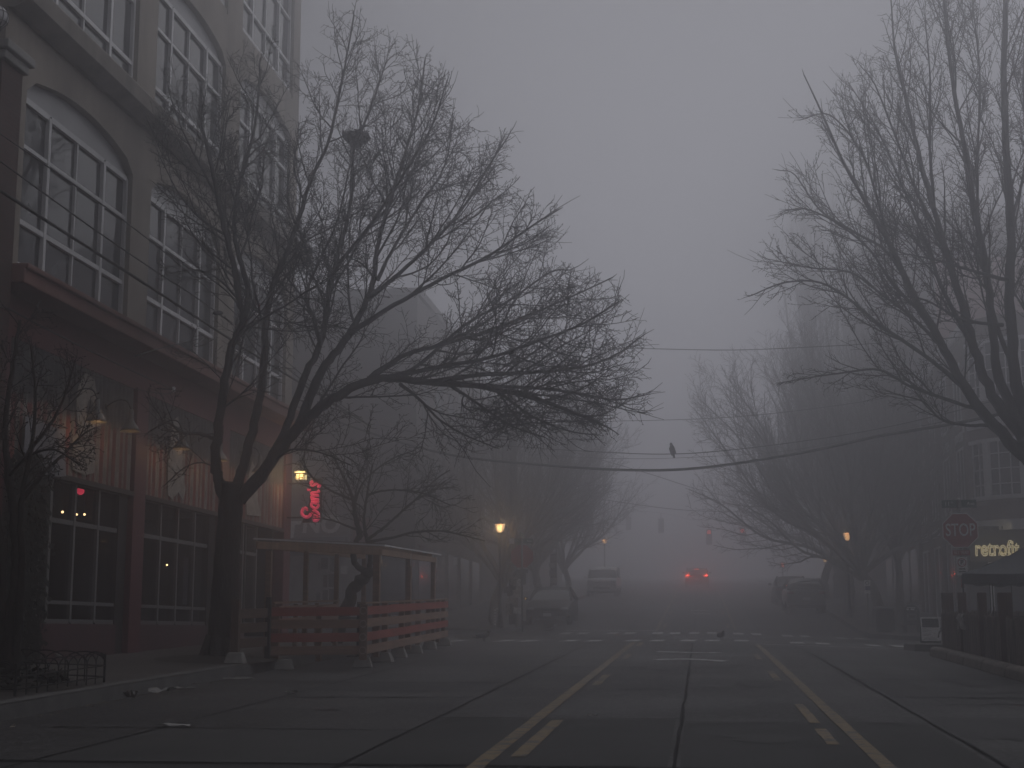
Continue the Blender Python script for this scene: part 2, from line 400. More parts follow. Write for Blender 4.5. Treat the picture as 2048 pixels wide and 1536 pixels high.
# ------------------------------------------------------------------ bare winter trees
# survey of the photograph's view, used only to read limb positions off the picture at a known distance
_th = math.atan(494 / 3000); _ps = math.atan(376 / 3000 * math.cos(_th))
_F = Vector((-math.sin(_ps) * math.cos(_th), math.cos(_ps) * math.cos(_th), math.sin(_th)))
_Rt = Vector((math.cos(_ps), math.sin(_ps), 0)); _U = _Rt.cross(_F)
EYE = Vector((0, 0, 1.25))
def at(u, v, y):
    r = _F + _Rt * ((u - 1024) / 3000) + _U * ((768 - v) / 3000)
    return EYE + r * (y / r.y)
def at_x(u, v, x):
    r = _F + _Rt * ((u - 1024) / 3000) + _U * ((768 - v) / 3000)
    return EYE + r * (x / r.x)
def uv(p):
    d = Vector(p) - EYE; z = d.dot(_F)
    return 1024 + 3000 * d.dot(_Rt) / z, 768 - 3000 * d.dot(_U) / z

def inside(poly, x, y):
    c = False; n = len(poly); j = n - 1
    for i in range(n):
        if (poly[i][1] > y) != (poly[j][1] > y) and x < (poly[j][0] - poly[i][0]) * (y - poly[i][1]) / (poly[j][1] - poly[i][1] + 1e-9) + poly[i][0]:
            c = not c
        j = i
    return c

def smooth_path(pts, sub=4):
    """Catmull-Rom through the survey points"""
    P = [Vector(p) for p in pts]; out = []
    Q = [P[0] * 2 - P[1]] + P + [P[-1] * 2 - P[-2]]
    for i in range(1, len(Q) - 2):
        a, b, c, d = Q[i - 1], Q[i], Q[i + 1], Q[i + 2]
        for k in range(sub):
            t = k / sub
            out.append(.5 * (2 * b + (c - a) * t + (2 * a - 5 * b + 4 * c - d) * t * t + (3 * b - a - 3 * c + d) * t ** 3))
    out.append(P[-1]); return out

class Tree:
    def __init__(s, seed, keep=None, up=.25, out=.25, centre=None, twig_r=.003, bud=0., rmin=.0025):
        s.rnd = random.Random(seed); s.wood = MB(); s.crown = MB(); s.buds = MB()
        s.keep = keep or (lambda p, off=0: True); s.up = up; s.out = out; s.centre = centre or Vector((0, 0, 0))
        s.twig_r = twig_r; s.bud = bud; s.rmin = rmin
    def limb(s, pts, r0, r1, n=10, knot=.06, power=.72):
        """a traced limb: tapered, slightly knobbly"""
        P = smooth_path(pts, 5); m = len(P) - 1
        L = sum((P[i + 1] - P[i]).length for i in range(m))
        rad = []
        for i in range(m + 1):
            t = i / m
            rad.append((r0 + (r1 - r0) * t ** power) * (1 + knot * s.rnd.uniform(-1, 1)))
        for i in range(1, m):
            P[i] += Vector((s.rnd.uniform(-1, 1), s.rnd.uniform(-1, 1), s.rnd.uniform(-1, 1))) * rad[i] * .25
        s.wood.tube(P, rad, n)
        return P, rad
    def _dir(s, d, ang):
        q = d.orthogonal().normalized(); q = Matrix.Rotation(s.rnd.uniform(0, 2 * PI), 3, d) @ q
        return (d * math.cos(ang) + q * math.sin(ang)).normalized()
    def shoot(s, p, d, L, r0, lev, spec):
        """one branch by a wandering walk; spec[lev] = (segment, wander, spacing, (len lo, hi), (angle lo, hi), start fraction, sides)"""
        seg, wander, gap, ll, aa, st, sides = spec[lev]
        rnd = s.rnd
        n = max(2, int(L / seg)); st_len = L / n; off = (rnd.gauss(0, 30), rnd.gauss(0, 30))
        P = [p.copy()]; D = [d.copy()]
        for i in range(n):
            o = (p - s.centre); o = o.normalized() if o.length > .01 else Vector((0, 0, 1))
            d = d + Vector((rnd.gauss(0, 1), rnd.gauss(0, 1), rnd.gauss(0, 1))) * wander
            d = d + Vector((0, 0, 1)) * s.up * st_len * .6 + o * s.out * st_len * .6
            d.normalize(); p = p + d * st_len
            if not s.keep(p, off) and i > 0: break
            P.append(p.copy()); D.append(d.copy())
        if len(P) < 2: return
        m = len(P) - 1
        r1 = max(s.rmin, r0 * .35)
        (s.wood if lev == 0 and r0 > .022 else s.crown).tube(P, [r0 + (r1 - r0) * i / m for i in range(m + 1)], sides, cap=False)
        if lev + 1 < len(spec):
            s.clothe(P, [r0 + (r1 - r0) * i / m for i in range(m + 1)], lev + 1, spec)
        elif s.bud:
            for q in range(1, m + 1):
                if rnd.random() < s.bud: s.add_bud(P[q], D[q])
    def add_bud(s, p, d):
        r = s.rnd.uniform(.005, .011); l = s.rnd.uniform(.018, .045)
        d = s._dir(d, s.rnd.uniform(.2, 1.)); a = d.orthogonal().normalized() * r; b = d.cross(a)
        s.buds.add([p - d * .004, p + d * l * .5 + a, p + d * l * .5 - a * .5 + b * .87, p + d * l * .5 - a * .5 - b * .87, p + d * l],
                   [(0, 2, 1), (0, 3, 2), (0, 1, 3), (4, 1, 2), (4, 2, 3), (4, 3, 1)])
    def clothe(s, P, rad, lev, spec, f0=None, lscale=1.):
        """side branches along a path"""
        seg, wander, gap, ll, aa, st, sides = spec[lev]
        if f0 is None: f0 = st
        rnd = s.rnd; tot = sum((P[i + 1] - P[i]).length for i in range(len(P) - 1)); acc = 0; nxt = f0 * tot + rnd.uniform(0, gap)
        for i in range(len(P) - 1):
            e = P[i + 1] - P[i]; l = e.length
            if l < 1e-6: continue
            while nxt <= acc + l:
                t = (nxt - acc) / l; p = P[i] + e * t; f = nxt / tot
                r = rad[i] + (rad[i + 1] - rad[i]) * t
                L = rnd.uniform(*ll) * (1.15 - .55 * f) * lscale
                d = s._dir(e.normalized(), rnd.uniform(*aa))
                if s.keep(p): s.shoot(p, d, L, max(s.twig_r if lev == len(spec) - 1 else s.twig_r * 1.5, min(r * .6, L * .011 + .002)), lev, spec)
                nxt += gap * rnd.uniform(.6, 1.4)
            acc += l
    def build(s, name, label, cat, loc, bark, group=None, budmat=None):
        t = thing(name, label, cat, loc, 0, group)
        inv = Matrix.Translation(-Vector(loc))
        k = len(s.crown.v); s.crown.v += s.buds.v; s.crown.f += [tuple(i + k for i in f) for f in s.buds.f]; s.crown.mi += [1] * len(s.buds.f)
        for part, mb, sm in (('trunk', s.wood, True), ('crown', s.crown, False)):
            if mb.f:
                mb.v = [(v[0] - loc[0], v[1] - loc[1], v[2] - loc[2]) for v in mb.v]
                mb.build(part, [bark, budmat or bark], t, smooth=sm, fix=False)
        return t

BARK = mat('dark_wet_bark', (.036, .031, .028), .9, .55, 9, bump=1., bscale=24, stretch=(1, 1, .22), spec=.2)
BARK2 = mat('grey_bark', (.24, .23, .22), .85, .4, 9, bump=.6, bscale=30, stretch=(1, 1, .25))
TWIG = mat('bud_brown', (.055, .042, .035), .8, .3, 20)

# ---- the big spreading tree in front of the tavern
TY = 23.4
outline = [(300, 175), (330, 60), (430, 130), (520, 30), (610, 90), (640, 35), (712, 0), (770, 60), (830, 90), (905, 150), (905, 235), (985, 230),
           (1025, 270), (1020, 330), (1065, 385), (1110, 405), (1122, 480), (1140, 540), (1225, 545), (1240, 605), (1290, 660), (1300, 770),
           (1290, 830), (1215, 875), (1040, 905), (960, 905), (800, 950), (640, 960), (560, 930), (380, 1010), (290, 880), (300, 640), (330, 480), (300, 300)]
def keep_big(p, off=(0, 0)):
    if p.x < -9.3 or abs(p.y - TY) > 4.6: return False
    u, v = uv(p); u += off[0]; v += off[1]
    # the crown narrows in depth towards its rim
    return inside(outline, u, v)
T = Tree(5, keep_big, up=.3, out=.35, centre=Vector((-7.2, TY, 3.6)), twig_r=.0042, bud=.42, rmin=.003)
def tr(lst, dy=0., y0=TY):
    n = len(lst) - 1
    return [at(u, v, y0 + dy * (i / n) ** 1.2) for i, (u, v) in enumerate(lst)]
trunk_pts = [at(436, 1345, TY), at(441, 1290, TY), at(447, 1215, TY), at(453, 1130, TY), at(458, 1060, TY), at(463, 1000, TY), at(466, 965, TY)]
T.wood.tube(smooth_path(trunk_pts, 5), [(.34 - .125 * min(1, i / 6.) - .03 * max(0, (i - 6) / 24.)) * (1 + .03 * math.sin(i * 1.7)) for i in range(31)], 16)
# root flare
for a in range(7):
    an = a * .9 + .3; b = trunk_pts[0]
    T.wood.tube([b + Vector((math.cos(an) * .11, math.sin(an) * .11, .55)), b + Vector((math.cos(an) * .26, math.sin(an) * .26, .2)), b + Vector((math.cos(an) * .5, math.sin(an) * .5, .06))], [.12, .10, .04], 8)
LIMBS = [  # pixel path, radius start, end, drift in depth
    ([(460, 1010), (438, 965), (432, 920), (437, 850), (450, 760), (465, 690), (487, 640), (478, 600), (470, 545), (452, 470), (437, 400), (425, 340), (405, 260)], .155, .03, -.9),
    ([(487, 640), (497, 590), (486, 540), (470, 480), (472, 400), (490, 330), (510, 250), (520, 150)], .09, .02, .8),
    ([(470, 985), (486, 930), (505, 860), (521, 790), (529, 700), (533, 640), (547, 570), (575, 500), (600, 430), (622, 360), (655, 290), (672, 220), (690, 130), (708, 30)], .145, .014, 1.2),
    ([(478, 1000), (530, 940), (585, 868), (640, 815), (700, 778), (765, 757), (850, 764), (950, 772), (1050, 792), (1130, 818), (1205, 850)], .19, .022, -.8),
    ([(590, 862), (622, 790), (652, 730), (690, 680), (722, 625), (745, 570), (752, 510), (768, 440), (790, 370), (815, 290), (838, 210), (850, 120)], .135, .014, .5),
    ([(540, 925), (575, 850), (605, 760), (640, 690), (655, 610), (668, 540), (690, 460), (705, 380), (708, 300), (740, 220), (770, 130)], .12, .014, 1.9),
    ([(640, 690), (628, 640), (612, 590), (640, 520), (675, 440), (700, 330)], .06, .015, 2.4),
    ([(735, 600), (800, 545), (870, 480), (930, 410), (985, 320), (1015, 275)], .065, .011, -.6),
    ([(700, 665), (790, 610), (880, 560), (980, 510), (1060, 455), (1115, 420)], .075, .011, -1.6),
    ([(720, 770), (800, 715), (880, 690), (980, 660), (1070, 625), (1150, 590), (1225, 555)], .075, .011, .9),
    ([(765, 757), (870, 735), (980, 715), (1080, 680), (1160, 650), (1235, 605)], .07, .011, -1.9),
    ([(850, 764), (960, 750), (1060, 745), (1160, 735), (1230, 710), (1290, 668)], .075, .01, 1.1),
    ([(790, 760), (850, 720), (930, 650), (1020, 600), (1100, 545), (1140, 540)], .06, .01, 2.3),
    ([(950, 772), (1050, 775), (1150, 785), (1230, 800), (1290, 790)], .055, .01, .6),
    ([(755, 560), (790, 490), (840, 410), (890, 330), (905, 240)], .055, .011, 1.6),
    ([(668, 540), (740, 450), (800, 360), (860, 260), (895, 160)], .055, .011, -2.0),
    ([(800, 768), (840, 800), (880, 840), (930, 870), (990, 895)], .04, .009, -1.2),
    ([(900, 770), (960, 810), (1020, 850), (1090, 875)], .04, .009, -1.8),
    ([(1000, 785), (1060, 830), (1130, 860), (1190, 870)], .035, .009, .8),
    ([(437, 880), (400, 868), (365, 866), (335, 845), (300, 862)], .05, .012, -1.0),
    ([(432, 935), (400, 925), (365, 938), (330, 970)], .02, .008, -.8),
    ([(470, 680), (520, 640), (570, 612), (610, 585), (650, 560)], .035, .01, -1.4),
    ([(478, 600), (440, 560), (395, 540), (345, 545)], .03, .009, -.6),
    ([(437, 400), (400, 330), (365, 260), (340, 190)], .035, .009, .3),
    ([(452, 470), (405, 440), (360, 390), (318, 310)], .035, .009, -.5),
    ([(535, 935), (580, 900), (640, 905), (700, 930)], .03, .009, -1.2),
]
SPEC = [None,
        (.16, .10, .24, (.9, 2.2), (.35, .95), .22, 5),
        (.10, .14, .12, (.3, .85), (.4, 1.05), .12, 4),
        (.055, .22, .06, (.09, .28), (.45, 1.15), .1, 3)]
for px, r0, r1, dy in LIMBS:
    r0 = r0 * (.66 if r0 > .05 else .8)
    P, rad = T.limb(tr(px, dy), r0, r1, 10 if r0 > .04 else 7)
    T.clothe(P, rad, 1, SPEC, f0=.12 if r0 < .046 else .24)
    # the limb's own tip runs out into twigs
    T.shoot(P[-1], (P[-1] - P[-2]).normalized(), .5, r1, 2, SPEC)
big = T.build('street_tree', 'large bare spreading tree leaning over the street in front of the loft building', 'tree', tuple(at(441, 1330, TY)), BARK, 'bare street trees', TWIG)

# ---- the upright bare tree at the right edge
RY = 28.
outr = [(1600, 140), (1640, 230), (1700, 120), (1765, 90), (1775, -60), (1880, -300), (2300, -300), (2400, 300), (2400, 800), (2150, 900), (1900, 870), (1800, 830), (1560, 775),
        (1540, 745), (1700, 700), (1620, 650), (1480, 600), (1500, 570), (1515, 500), (1560, 420), (1545, 340), (1620, 330), (1575, 240)]
def keep_r(p, off=(0, 0)):
    u, v = uv(p); u += off[0]; v += off[1]; return abs(p.y - RY) < 4.5 and p.x < 9.6 and inside(outr, u, v)
T = Tree(8, keep_r, up=.55, out=.25, centre=Vector((6.4, RY, 3.2)), twig_r=.0045, bud=.75, rmin=.003)
def trr(lst, dy=0.): return tr(lst, dy, RY)
b0 = at(2150, 1300, RY)
T.limb([b0, at(2146, 1180, RY), at(2130, 1060, RY), at(2095, 950, RY), at(2056, 870, RY)], .30, .24, 16, .03, 1.)
RL = [
    ([(2065, 930), (1990, 850), (1930, 778), (1890, 700), (1850, 630), (1812, 560), (1780, 490), (1740, 420), (1690, 330), (1650, 240), (1608, 150)], .2, .012, -.6),
    ([(2050, 880), (1985, 790), (1950, 700), (1925, 610), (1895, 510), (1868, 420), (1838, 310), (1812, 200), (1790, 100), (1782, 0)], .19, .014, .9),
    ([(2052, 870), (2000, 760), (1985, 650), (1972, 540), (1950, 420), (1930, 300), (1905, 160), (1890, 20), (1880, -120)], .17, .02, -.8),
    ([(2060, 880), (2030, 740), (2020, 600), (2022, 450), (2012, 300), (2008, 150), (2012, -60)], .2, .05, .3),
    ([(2070, 900), (2080, 740), (2075, 560), (2065, 380), (2050, 200), (2055, 0)], .18, .04, 1.6),
    ([(2075, 900), (2140, 760), (2180, 600), (2200, 400), (2210, 200)], .17, .03, -.4),
    ([(1930, 778), (1880, 735), (1820, 690), (1760, 650), (1700, 600), (1640, 565), (1570, 565), (1500, 592)], .075, .01, -1.4),
    ([(1890, 700), (1830, 640), (1765, 590), (1700, 545), (1620, 535), (1545, 520)], .06, .01, .8),
    ([(1850, 630), (1790, 575), (1740, 500), (1680, 450), (1620, 420), (1575, 420)], .055, .01, -.9),
    ([(1812, 560), (1770, 500), (1720, 470), (1640, 420), (1590, 350), (1555, 340)], .045, .009, .6),
    ([(1780, 490), (1750, 380), (1720, 300), (1660, 230), (1600, 240)], .045, .009, -1.4),
    ([(1960, 820), (1890, 798), (1820, 772), (1760, 740), (1690, 745), (1620, 755), (1565, 765)], .06, .01, -.5),
    ([(1985, 850), (1930, 850), (1880, 838), (1850, 805), (1800, 790)], .055, .012, -1.2),
    ([(1950, 700), (1890, 590), (1850, 480), (1800, 360), (1750, 250), (1700, 170)], .08, .011, 1.6),
    ([(1895, 510), (1840, 400), (1790, 270), (1750, 170), (1720, 130)], .06, .01, .9),
    ([(1868, 420), (1860, 300), (1860, 160), (1850, 30)], .05, .012, 1.1),
    ([(2030, 740), (1990, 640), (1960, 480), (1955, 330), (1960, 160), (1945, 0)], .08, .015, 1.9),
    ([(2022, 450), (2050, 330), (2060, 180)], .05, .012, 1.9),
    ([(2005, 650), (1930, 640), (1850, 600), (1790, 590)], .05, .009, -2.2),
    ([(2015, 560), (1940, 540), (1870, 520), (1800, 505)], .05, .009, -2.6),
]
SPEC_R = [None,
          (.18, .07, .25, (.9, 2.1), (.25, .7), .2, 5),
          (.11, .11, .14, (.3, .8), (.35, .9), .12, 4),
          (.06, .18, .10, (.08, .22), (.4, 1.1), .1, 3)]
for px, r0, r1, dy in RL:
    r0 = r0 * (.66 if r0 > .05 else .8)
    P, rad = T.limb(trr(px, dy), r0, min(r1, r0 * .5), 10 if r0 > .04 else 7)
    T.clothe(P, rad, 1, SPEC_R, f0=.15 if r0 < .055 else .2)
    T.shoot(P[-1], (P[-1] - P[-2]).normalized(), .5, r1, 2, SPEC_R)
T.build('street_tree', 'tall bare tree with upright budding limbs rising behind the stop sign', 'tree', tuple(b0), BARK, 'bare street trees', TWIG)

# ---- the smaller twisted tree inside the timber shelter
SY = 31.
outs = [(600, 900), (660, 880), (740, 870), (830, 890), (900, 940), (950, 990), (975, 1075), (900, 1085), (840, 1090), (760, 1080), (640, 1075), (600, 1010), (585, 950)]
T = Tree(21, lambda p, off=0: inside(outs, *uv(p)) and abs(p.y - SY) < 2.6, up=.15, out=.4, centre=at(725, 1080, SY), twig_r=.005, bud=.2, rmin=.0035)
T.limb([at(672, 1285, SY), at(688, 1235, SY), at(704, 1185, SY), at(726, 1158, SY), at(738, 1140, SY)], .135, .125, 12, .08)
for px, r0, r1, dy in [
    ([(738, 1145), (712, 1130), (706, 1108), (712, 1085), (722, 1070)], .095, .085, -.1),
    ([(735, 1145), (741, 1120), (737, 1095), (732, 1070), (728, 1040), (734, 990), (745, 930)], .10, .02, .2),
    ([(722, 1075), (712, 1040), (706, 1000), (690, 960), (665, 910)], .1, .02, -.4),
    ([(732, 1080), (762, 1060), (790, 1035), (830, 1000), (870, 960), (900, 940)], .06, .012, .5),
    ([(735, 1085), (780, 1076), (830, 1064), (880, 1062), (930, 1072), (970, 1082)], .055, .01, -.6),
    ([(715, 1060), (690, 1050), (660, 1040), (620, 1035)], .045, .012, .4),
    ([(708, 1010), (730, 960), (780, 920), (830, 900)], .045, .012, .9),
    ([(706, 1000), (660, 980), (620, 950), (600, 920)], .045, .012, -.8),
    ([(734, 990), (780, 980), (840, 985), (900, 1010)], .04, .012, -.9)]:
    r0 *= .66; r1 = min(r1, .06)
    P, rad = T.limb(tr(px, dy, SY), r0, r1, 8)
    T.clothe(P, rad, 1, [None, (.14, .1, .17, (.7, 1.5), (.35, .95), .2, 4), (.1, .14, .14, (.25, .6), (.4, 1.05), .1, 3), (.06, .2, .12, (.08, .2), (.4, 1.1), .1, 3)], f0=.3)
T.build('small_tree', 'small bare tree with a forked looping trunk behind the timber shelter', 'tree', tuple(at(672, 1285, SY)), BARK, 'bare street trees', TWIG)

# ---- the dark shrubby tree in the fenced pit at the left edge
DY = 16.6
outd = [(-250, 560), (60, 560), (140, 640), (195, 780), (200, 900), (170, 960), (110, 980), (-250, 1050)]
T = Tree(33, lambda p, off=0: inside(outd, *uv(p)) and abs(p.y - DY) < 1.7, up=.4, out=.3, centre=at(20, 1000, DY), twig_r=.0035, bud=.9, rmin=.0025)
for px, r0, r1, dy in [
    ([(22, 1352), (18, 1260), (34, 1150), (30, 1050), (18, 960), (10, 860), (25, 740), (40, 640)], .095, .02, .2),
    ([(12, 1352), (2, 1240), (6, 1120), (-10, 1000), (-30, 880), (-30, 740)], .08, .02, -.2),
    ([(30, 1352), (36, 1250), (44, 1140), (40, 1040), (50, 960), (66, 880), (70, 780), (62, 690)], .06, .014, -.4),
    ([(44, 1000), (85, 950), (125, 910), (165, 870), (190, 855)], .03, .008, .5),
    ([(60, 900), (100, 850), (130, 790), (150, 720)], .03, .008, -.3),
    ([(20, 950), (60, 910), (110, 900), (160, 930)], .025, .008, -.7)]:
    P, rad = T.limb(tr(px, dy, DY), r0, r1, 8)
    T.clothe(P, rad, 1, [None, (.1, .12, .13, (.35, .9), (.35, .95), .2, 4), (.07, .16, .1, (.15, .4), (.4, 1.1), .1, 3), (.04, .2, .07, (.05, .14), (.4, 1.2), .1, 3)], f0=.35)
T.build('small_tree', 'dark multi-stemmed shrubby tree in the hoop-fenced pit by the ivy wall', 'tree', tuple(at(20, 1350, DY)), BARK, 'bare street trees', TWIG)

# ---- trees farther up the street, grown without a survey
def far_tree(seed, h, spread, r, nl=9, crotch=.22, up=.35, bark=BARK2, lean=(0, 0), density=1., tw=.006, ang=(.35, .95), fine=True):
    rnd = random.Random(seed)
    T = Tree(seed, lambda p, off=0: p.z > .8 and math.hypot(p.x, p.y) < spread * 1.15 and p.z < h * 1.1, up=up, out=.35, centre=Vector((0, 0, h * crotch)), twig_r=tw, rmin=tw * .8)
    hc = h * crotch
    T.limb([Vector((0, 0, -.15)), Vector((.05, .03, hc * .5)), Vector((lean[0] * .3, lean[1] * .3, hc))], r * 1.15, r * .8, 10, .05)
    sp = [None, (.3, .09, .27 / density, (1., 2.6), (.35, .85), .2, 4), (.18, .13, .2 / density, (.4, 1.1), (.4, 1.), .15, 3)] + ([(.1, .2, .17 / density, (.14, .4), (.4, 1.1), .1, 3)] if fine else [])
    for i in range(nl):
        a = 2 * PI * (i + rnd.uniform(-.25, .25)) / nl; t = rnd.uniform(*ang)
        top = Vector((math.cos(a) * spread * t + lean[0], math.sin(a) * spread * t + lean[1], hc + (h - hc) * math.sqrt(max(.08, 1 - (t * .9) ** 2))))
        base = Vector((lean[0] * .3, lean[1] * .3, hc * rnd.uniform(.8, 1.)))
        mid = base.lerp(top, .45) + Vector((math.cos(a), math.sin(a), 0)) * spread * .1 + Vector((0, 0, .05 * h * rnd.uniform(-1, 1)))
        q = base.lerp(mid, .5) + Vector((rnd.uniform(-.2, .2), rnd.uniform(-.2, .2), .2))
        P, rad = T.limb([base, q, mid, mid.lerp(top, .55) + Vector((rnd.uniform(-.3, .3), rnd.uniform(-.3, .3), .25)), top], r * rnd.uniform(.4, .6), .02, 7)
        T.clothe(P, rad, 1, sp, f0=.22, lscale=spread / 4.)
        T.shoot(P[-1], (P[-1] - P[-2]).normalized(), 1., .02, 2, sp)
    return T
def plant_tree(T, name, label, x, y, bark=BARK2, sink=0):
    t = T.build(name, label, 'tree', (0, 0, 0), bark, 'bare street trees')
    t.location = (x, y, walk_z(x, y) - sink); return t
GROUP_T = 'bare street trees'
def again(t, label, x, y, rz, sc_=1.):
    c = dup(t); c['label'] = label; c.location = (x, y, walk_z(x, y)); c.rotation_euler = (0, 0, rz); c.scale = (sc_,) * 3
    return c
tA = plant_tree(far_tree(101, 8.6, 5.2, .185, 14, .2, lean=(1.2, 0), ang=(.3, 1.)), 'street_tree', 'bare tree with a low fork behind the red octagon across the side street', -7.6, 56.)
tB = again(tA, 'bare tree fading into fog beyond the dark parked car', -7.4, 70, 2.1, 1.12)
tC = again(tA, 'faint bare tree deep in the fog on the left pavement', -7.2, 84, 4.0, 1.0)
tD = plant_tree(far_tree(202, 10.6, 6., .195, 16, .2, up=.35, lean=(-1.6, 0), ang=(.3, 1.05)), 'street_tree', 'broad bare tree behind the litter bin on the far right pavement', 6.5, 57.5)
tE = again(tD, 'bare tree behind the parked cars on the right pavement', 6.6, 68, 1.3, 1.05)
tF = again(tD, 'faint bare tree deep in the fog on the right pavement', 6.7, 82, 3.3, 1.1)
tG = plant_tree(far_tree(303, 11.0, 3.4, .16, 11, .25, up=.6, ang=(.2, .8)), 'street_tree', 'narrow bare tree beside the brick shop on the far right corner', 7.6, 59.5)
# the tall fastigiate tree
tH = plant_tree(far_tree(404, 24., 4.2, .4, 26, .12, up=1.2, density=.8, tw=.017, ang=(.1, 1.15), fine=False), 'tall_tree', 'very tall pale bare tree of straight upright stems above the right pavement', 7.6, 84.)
# ------------------------------------------------------------------ the loft building with the tavern on its ground floor
CONC = mat('painted_concrete', (.29, .258, .225), .85, .45, 1.1, bump=.3, bscale=25, stretch=(1, 1, .35), contrast=(.3, .62))
CONC_LEDGE = mat('stained_concrete_ledge', (.26, .235, .21), .9, .5, 1.4, bump=.3, bscale=25, stretch=(1, 1, .3))
RED = mat('oxblood_paint', (.145, .034, .034), .6, .3, 1.2, bump=.15, bscale=30)
PINK = mat('dull_crimson_paint', (.13, .03, .04), .6, .3, 1.5, bump=.15, bscale=30)
FASC = mat('faded_red_fascia', (.21, .10, .085), .8, .35, 1.2, stretch=(1, 1, .3))
FRAME_W = mat('white_window_frame', (.62, .62, .63), .5, .12, 3)
PANEL_W = mat('pale_spandrel_panel', (.40, .40, .41), .6, .12, 1.)
FRAME_G = mat('grey_shop_frame', (.16, .165, .17), .45, .2, 3)
GLASS_UP = glass('upper_window_glass', (.05, .052, .057), .06, .05, .42)
XW = WALL_L
def thin_glass(name, tint=(.6, .62, .65), mirror=.14):
    if name in MATS: return MATS[name]
    m = bpy.data.materials.new(name); m.use_nodes = True; nt = m.node_tree; nt.nodes.clear()
    o = _n(nt, 'ShaderNodeOutputMaterial'); mi = _n(nt, 'ShaderNodeMixShader'); tr_ = _n(nt, 'ShaderNodeBsdfTransparent'); gl = _n(nt, 'ShaderNodeBsdfGlossy'); fr = _n(nt, 'ShaderNodeLayerWeight'); fr.inputs['Blend'].default_value = .5; pw = _n(nt, 'ShaderNodeMath', operation='POWER'); pw.inputs[1].default_value = 4.; sm_ = _n(nt, 'ShaderNodeMath', operation='MULTIPLY'); sm_.inputs[1].default_value = .4; ad = _n(nt, 'ShaderNodeMath', operation='ADD')
    tr_.inputs['Color'].default_value = (*tint, 1); gl.inputs['Roughness'].default_value = .04; gl.inputs['Color'].default_value = (.8, .8, .82, 1)
    ad.inputs[1].default_value = mirror - .06
    no = _n(nt, 'ShaderNodeTexNoise'); no.inputs['Scale'].default_value = .8; tc = _n(nt, 'ShaderNodeTexCoord'); bp = _n(nt, 'ShaderNodeBump')
    bp.inputs['Strength'].default_value = .04; bp.inputs['Distance'].default_value = .3
    nt.links.new(tc.outputs['Object'], no.inputs['Vector']); nt.links.new(no.outputs['Fac'], bp.inputs['Height'])
    nt.links.new(bp.outputs[0], gl.inputs['Normal'])
    nt.links.new(fr.outputs['Facing'], pw.inputs[0]); nt.links.new(pw.outputs[0], sm_.inputs[0]); nt.links.new(sm_.outputs[0], ad.inputs[0]); nt.links.new(ad.outputs[0], mi.inputs[0]); nt.links.new(tr_.outputs[0], mi.inputs[1]); nt.links.new(gl.outputs[0], mi.inputs[2]); nt.links.new(mi.outputs[0], o.inputs['Surface'])
    MATS[name] = m; return m
GLASS_SHOP = thin_glass('shop_glass', (.5, .52, .55), .09)

loft = thing('loft_building', 'concrete loft building with arched white windows above a red tavern front', 'building', (XW, 27, gz(XW, 27)))
LI = Matrix.Translation(-Vector(loft.location))
def lp(mb, name, m, parent=None, **kw):
    """link a part given in world coordinates under the loft (or one of its parts)"""
    mb.v = [(a - loft.location.x, b - loft.location.y, c - loft.location.z) for a, b, c in mb.v]
    return mb.build(name, m, parent or loft, **kw)
BAYS = [(14.9, 19.1), (19.9, 24.08), (24.97, 28.92), (29.95, 34.02)]
Y0, YE, TOPZ = 19.14, 34.62, 21.8
FLOORS = [6.43, 10.30, 14.16, 18.02]
wall = MB()
def arch(y0, y1, zs, rise, n=14):
    """flat segmental head with eased corners"""
    out = []
    for i in range(n + 1):
        t = i / n; c = 1 - (2 * t - 1) ** 2
        out.append((y0 + (y1 - y0) * t, zs + rise * c + .14 * (min(1, t / .07) ** .5 + min(1, (1 - t) / .07) ** .5 - 2)))
    return out
piers = [(Y0, BAYS[1][0]), (BAYS[1][1], BAYS[2][0]), (BAYS[2][1], BAYS[3][0]), (BAYS[3][1], YE)]
for a, b in piers: wall.box(XW - .55, XW, a, b, 6.0, TOPZ)
for fi, zs in enumerate(FLOORS):
    ztop = (FLOORS[fi + 1] - .12) if fi + 1 < len(FLOORS) else TOPZ
    for a, b in BAYS[1:]:
        A = arch(a, b, zs + 2.76, .29)
        for (p, zp), (q, zq) in zip(A, A[1:]):
            wall.add([(x, y, z) for x in (XW, XW - .5) for y, z in ((p, zp), (q, zq), (q, ztop), (p, ztop))],
                     [(0, 1, 2, 3), (7, 6, 5, 4), (0, 4, 5, 1), (3, 2, 6, 7)])
        if fi > 0: wall.box(XW - .5, XW - .02, a, b, zs - .12, zs)
wall.box(-30, XW - .4, YE - .3, YE, .6, TOPZ)                      # the wall on the side street
wall.box(-30, XW - .6, Y0, YE - .31, 21.2, 21.5)                   # roof
wall.box(XW - .58, XW - .56, Y0, YE - .31, 6.2, TOPZ - .4)         # dark inside
w_ob = lp(wall, 'wall', CONC)
# ledge at the third floor, turning the corner
lg = MB()
prof = [(0, 10.02), (.1, 10.0), (.34, 10.12), (.36, 10.36), (.30, 10.44), (0, 10.56)]
for (o1, z1), (o2, z2) in zip(prof, prof[1:]):
    lg.add([(XW + o1, Y0, z1), (XW + o2, Y0, z2), (XW + o2, YE + .34, z2), (XW + o1, YE + .34, z1)], [(0, 1, 2, 3)])
    lg.add([(XW + .34, YE + o1, z1 - .003), (XW + .34, YE + o2, z2 - .003), (-30, YE + o2, z2 - .003), (-30, YE + o1, z1 - .003)], [(0, 1, 2, 3)])
lg.add([(XW + o, YE + .34, z) for o, z in prof], [tuple(range(len(prof)))]); lg.add([(XW + o, Y0, z) for o, z in prof], [tuple(range(len(prof)))])
lp(lg, 'ledge', CONC_LEDGE)
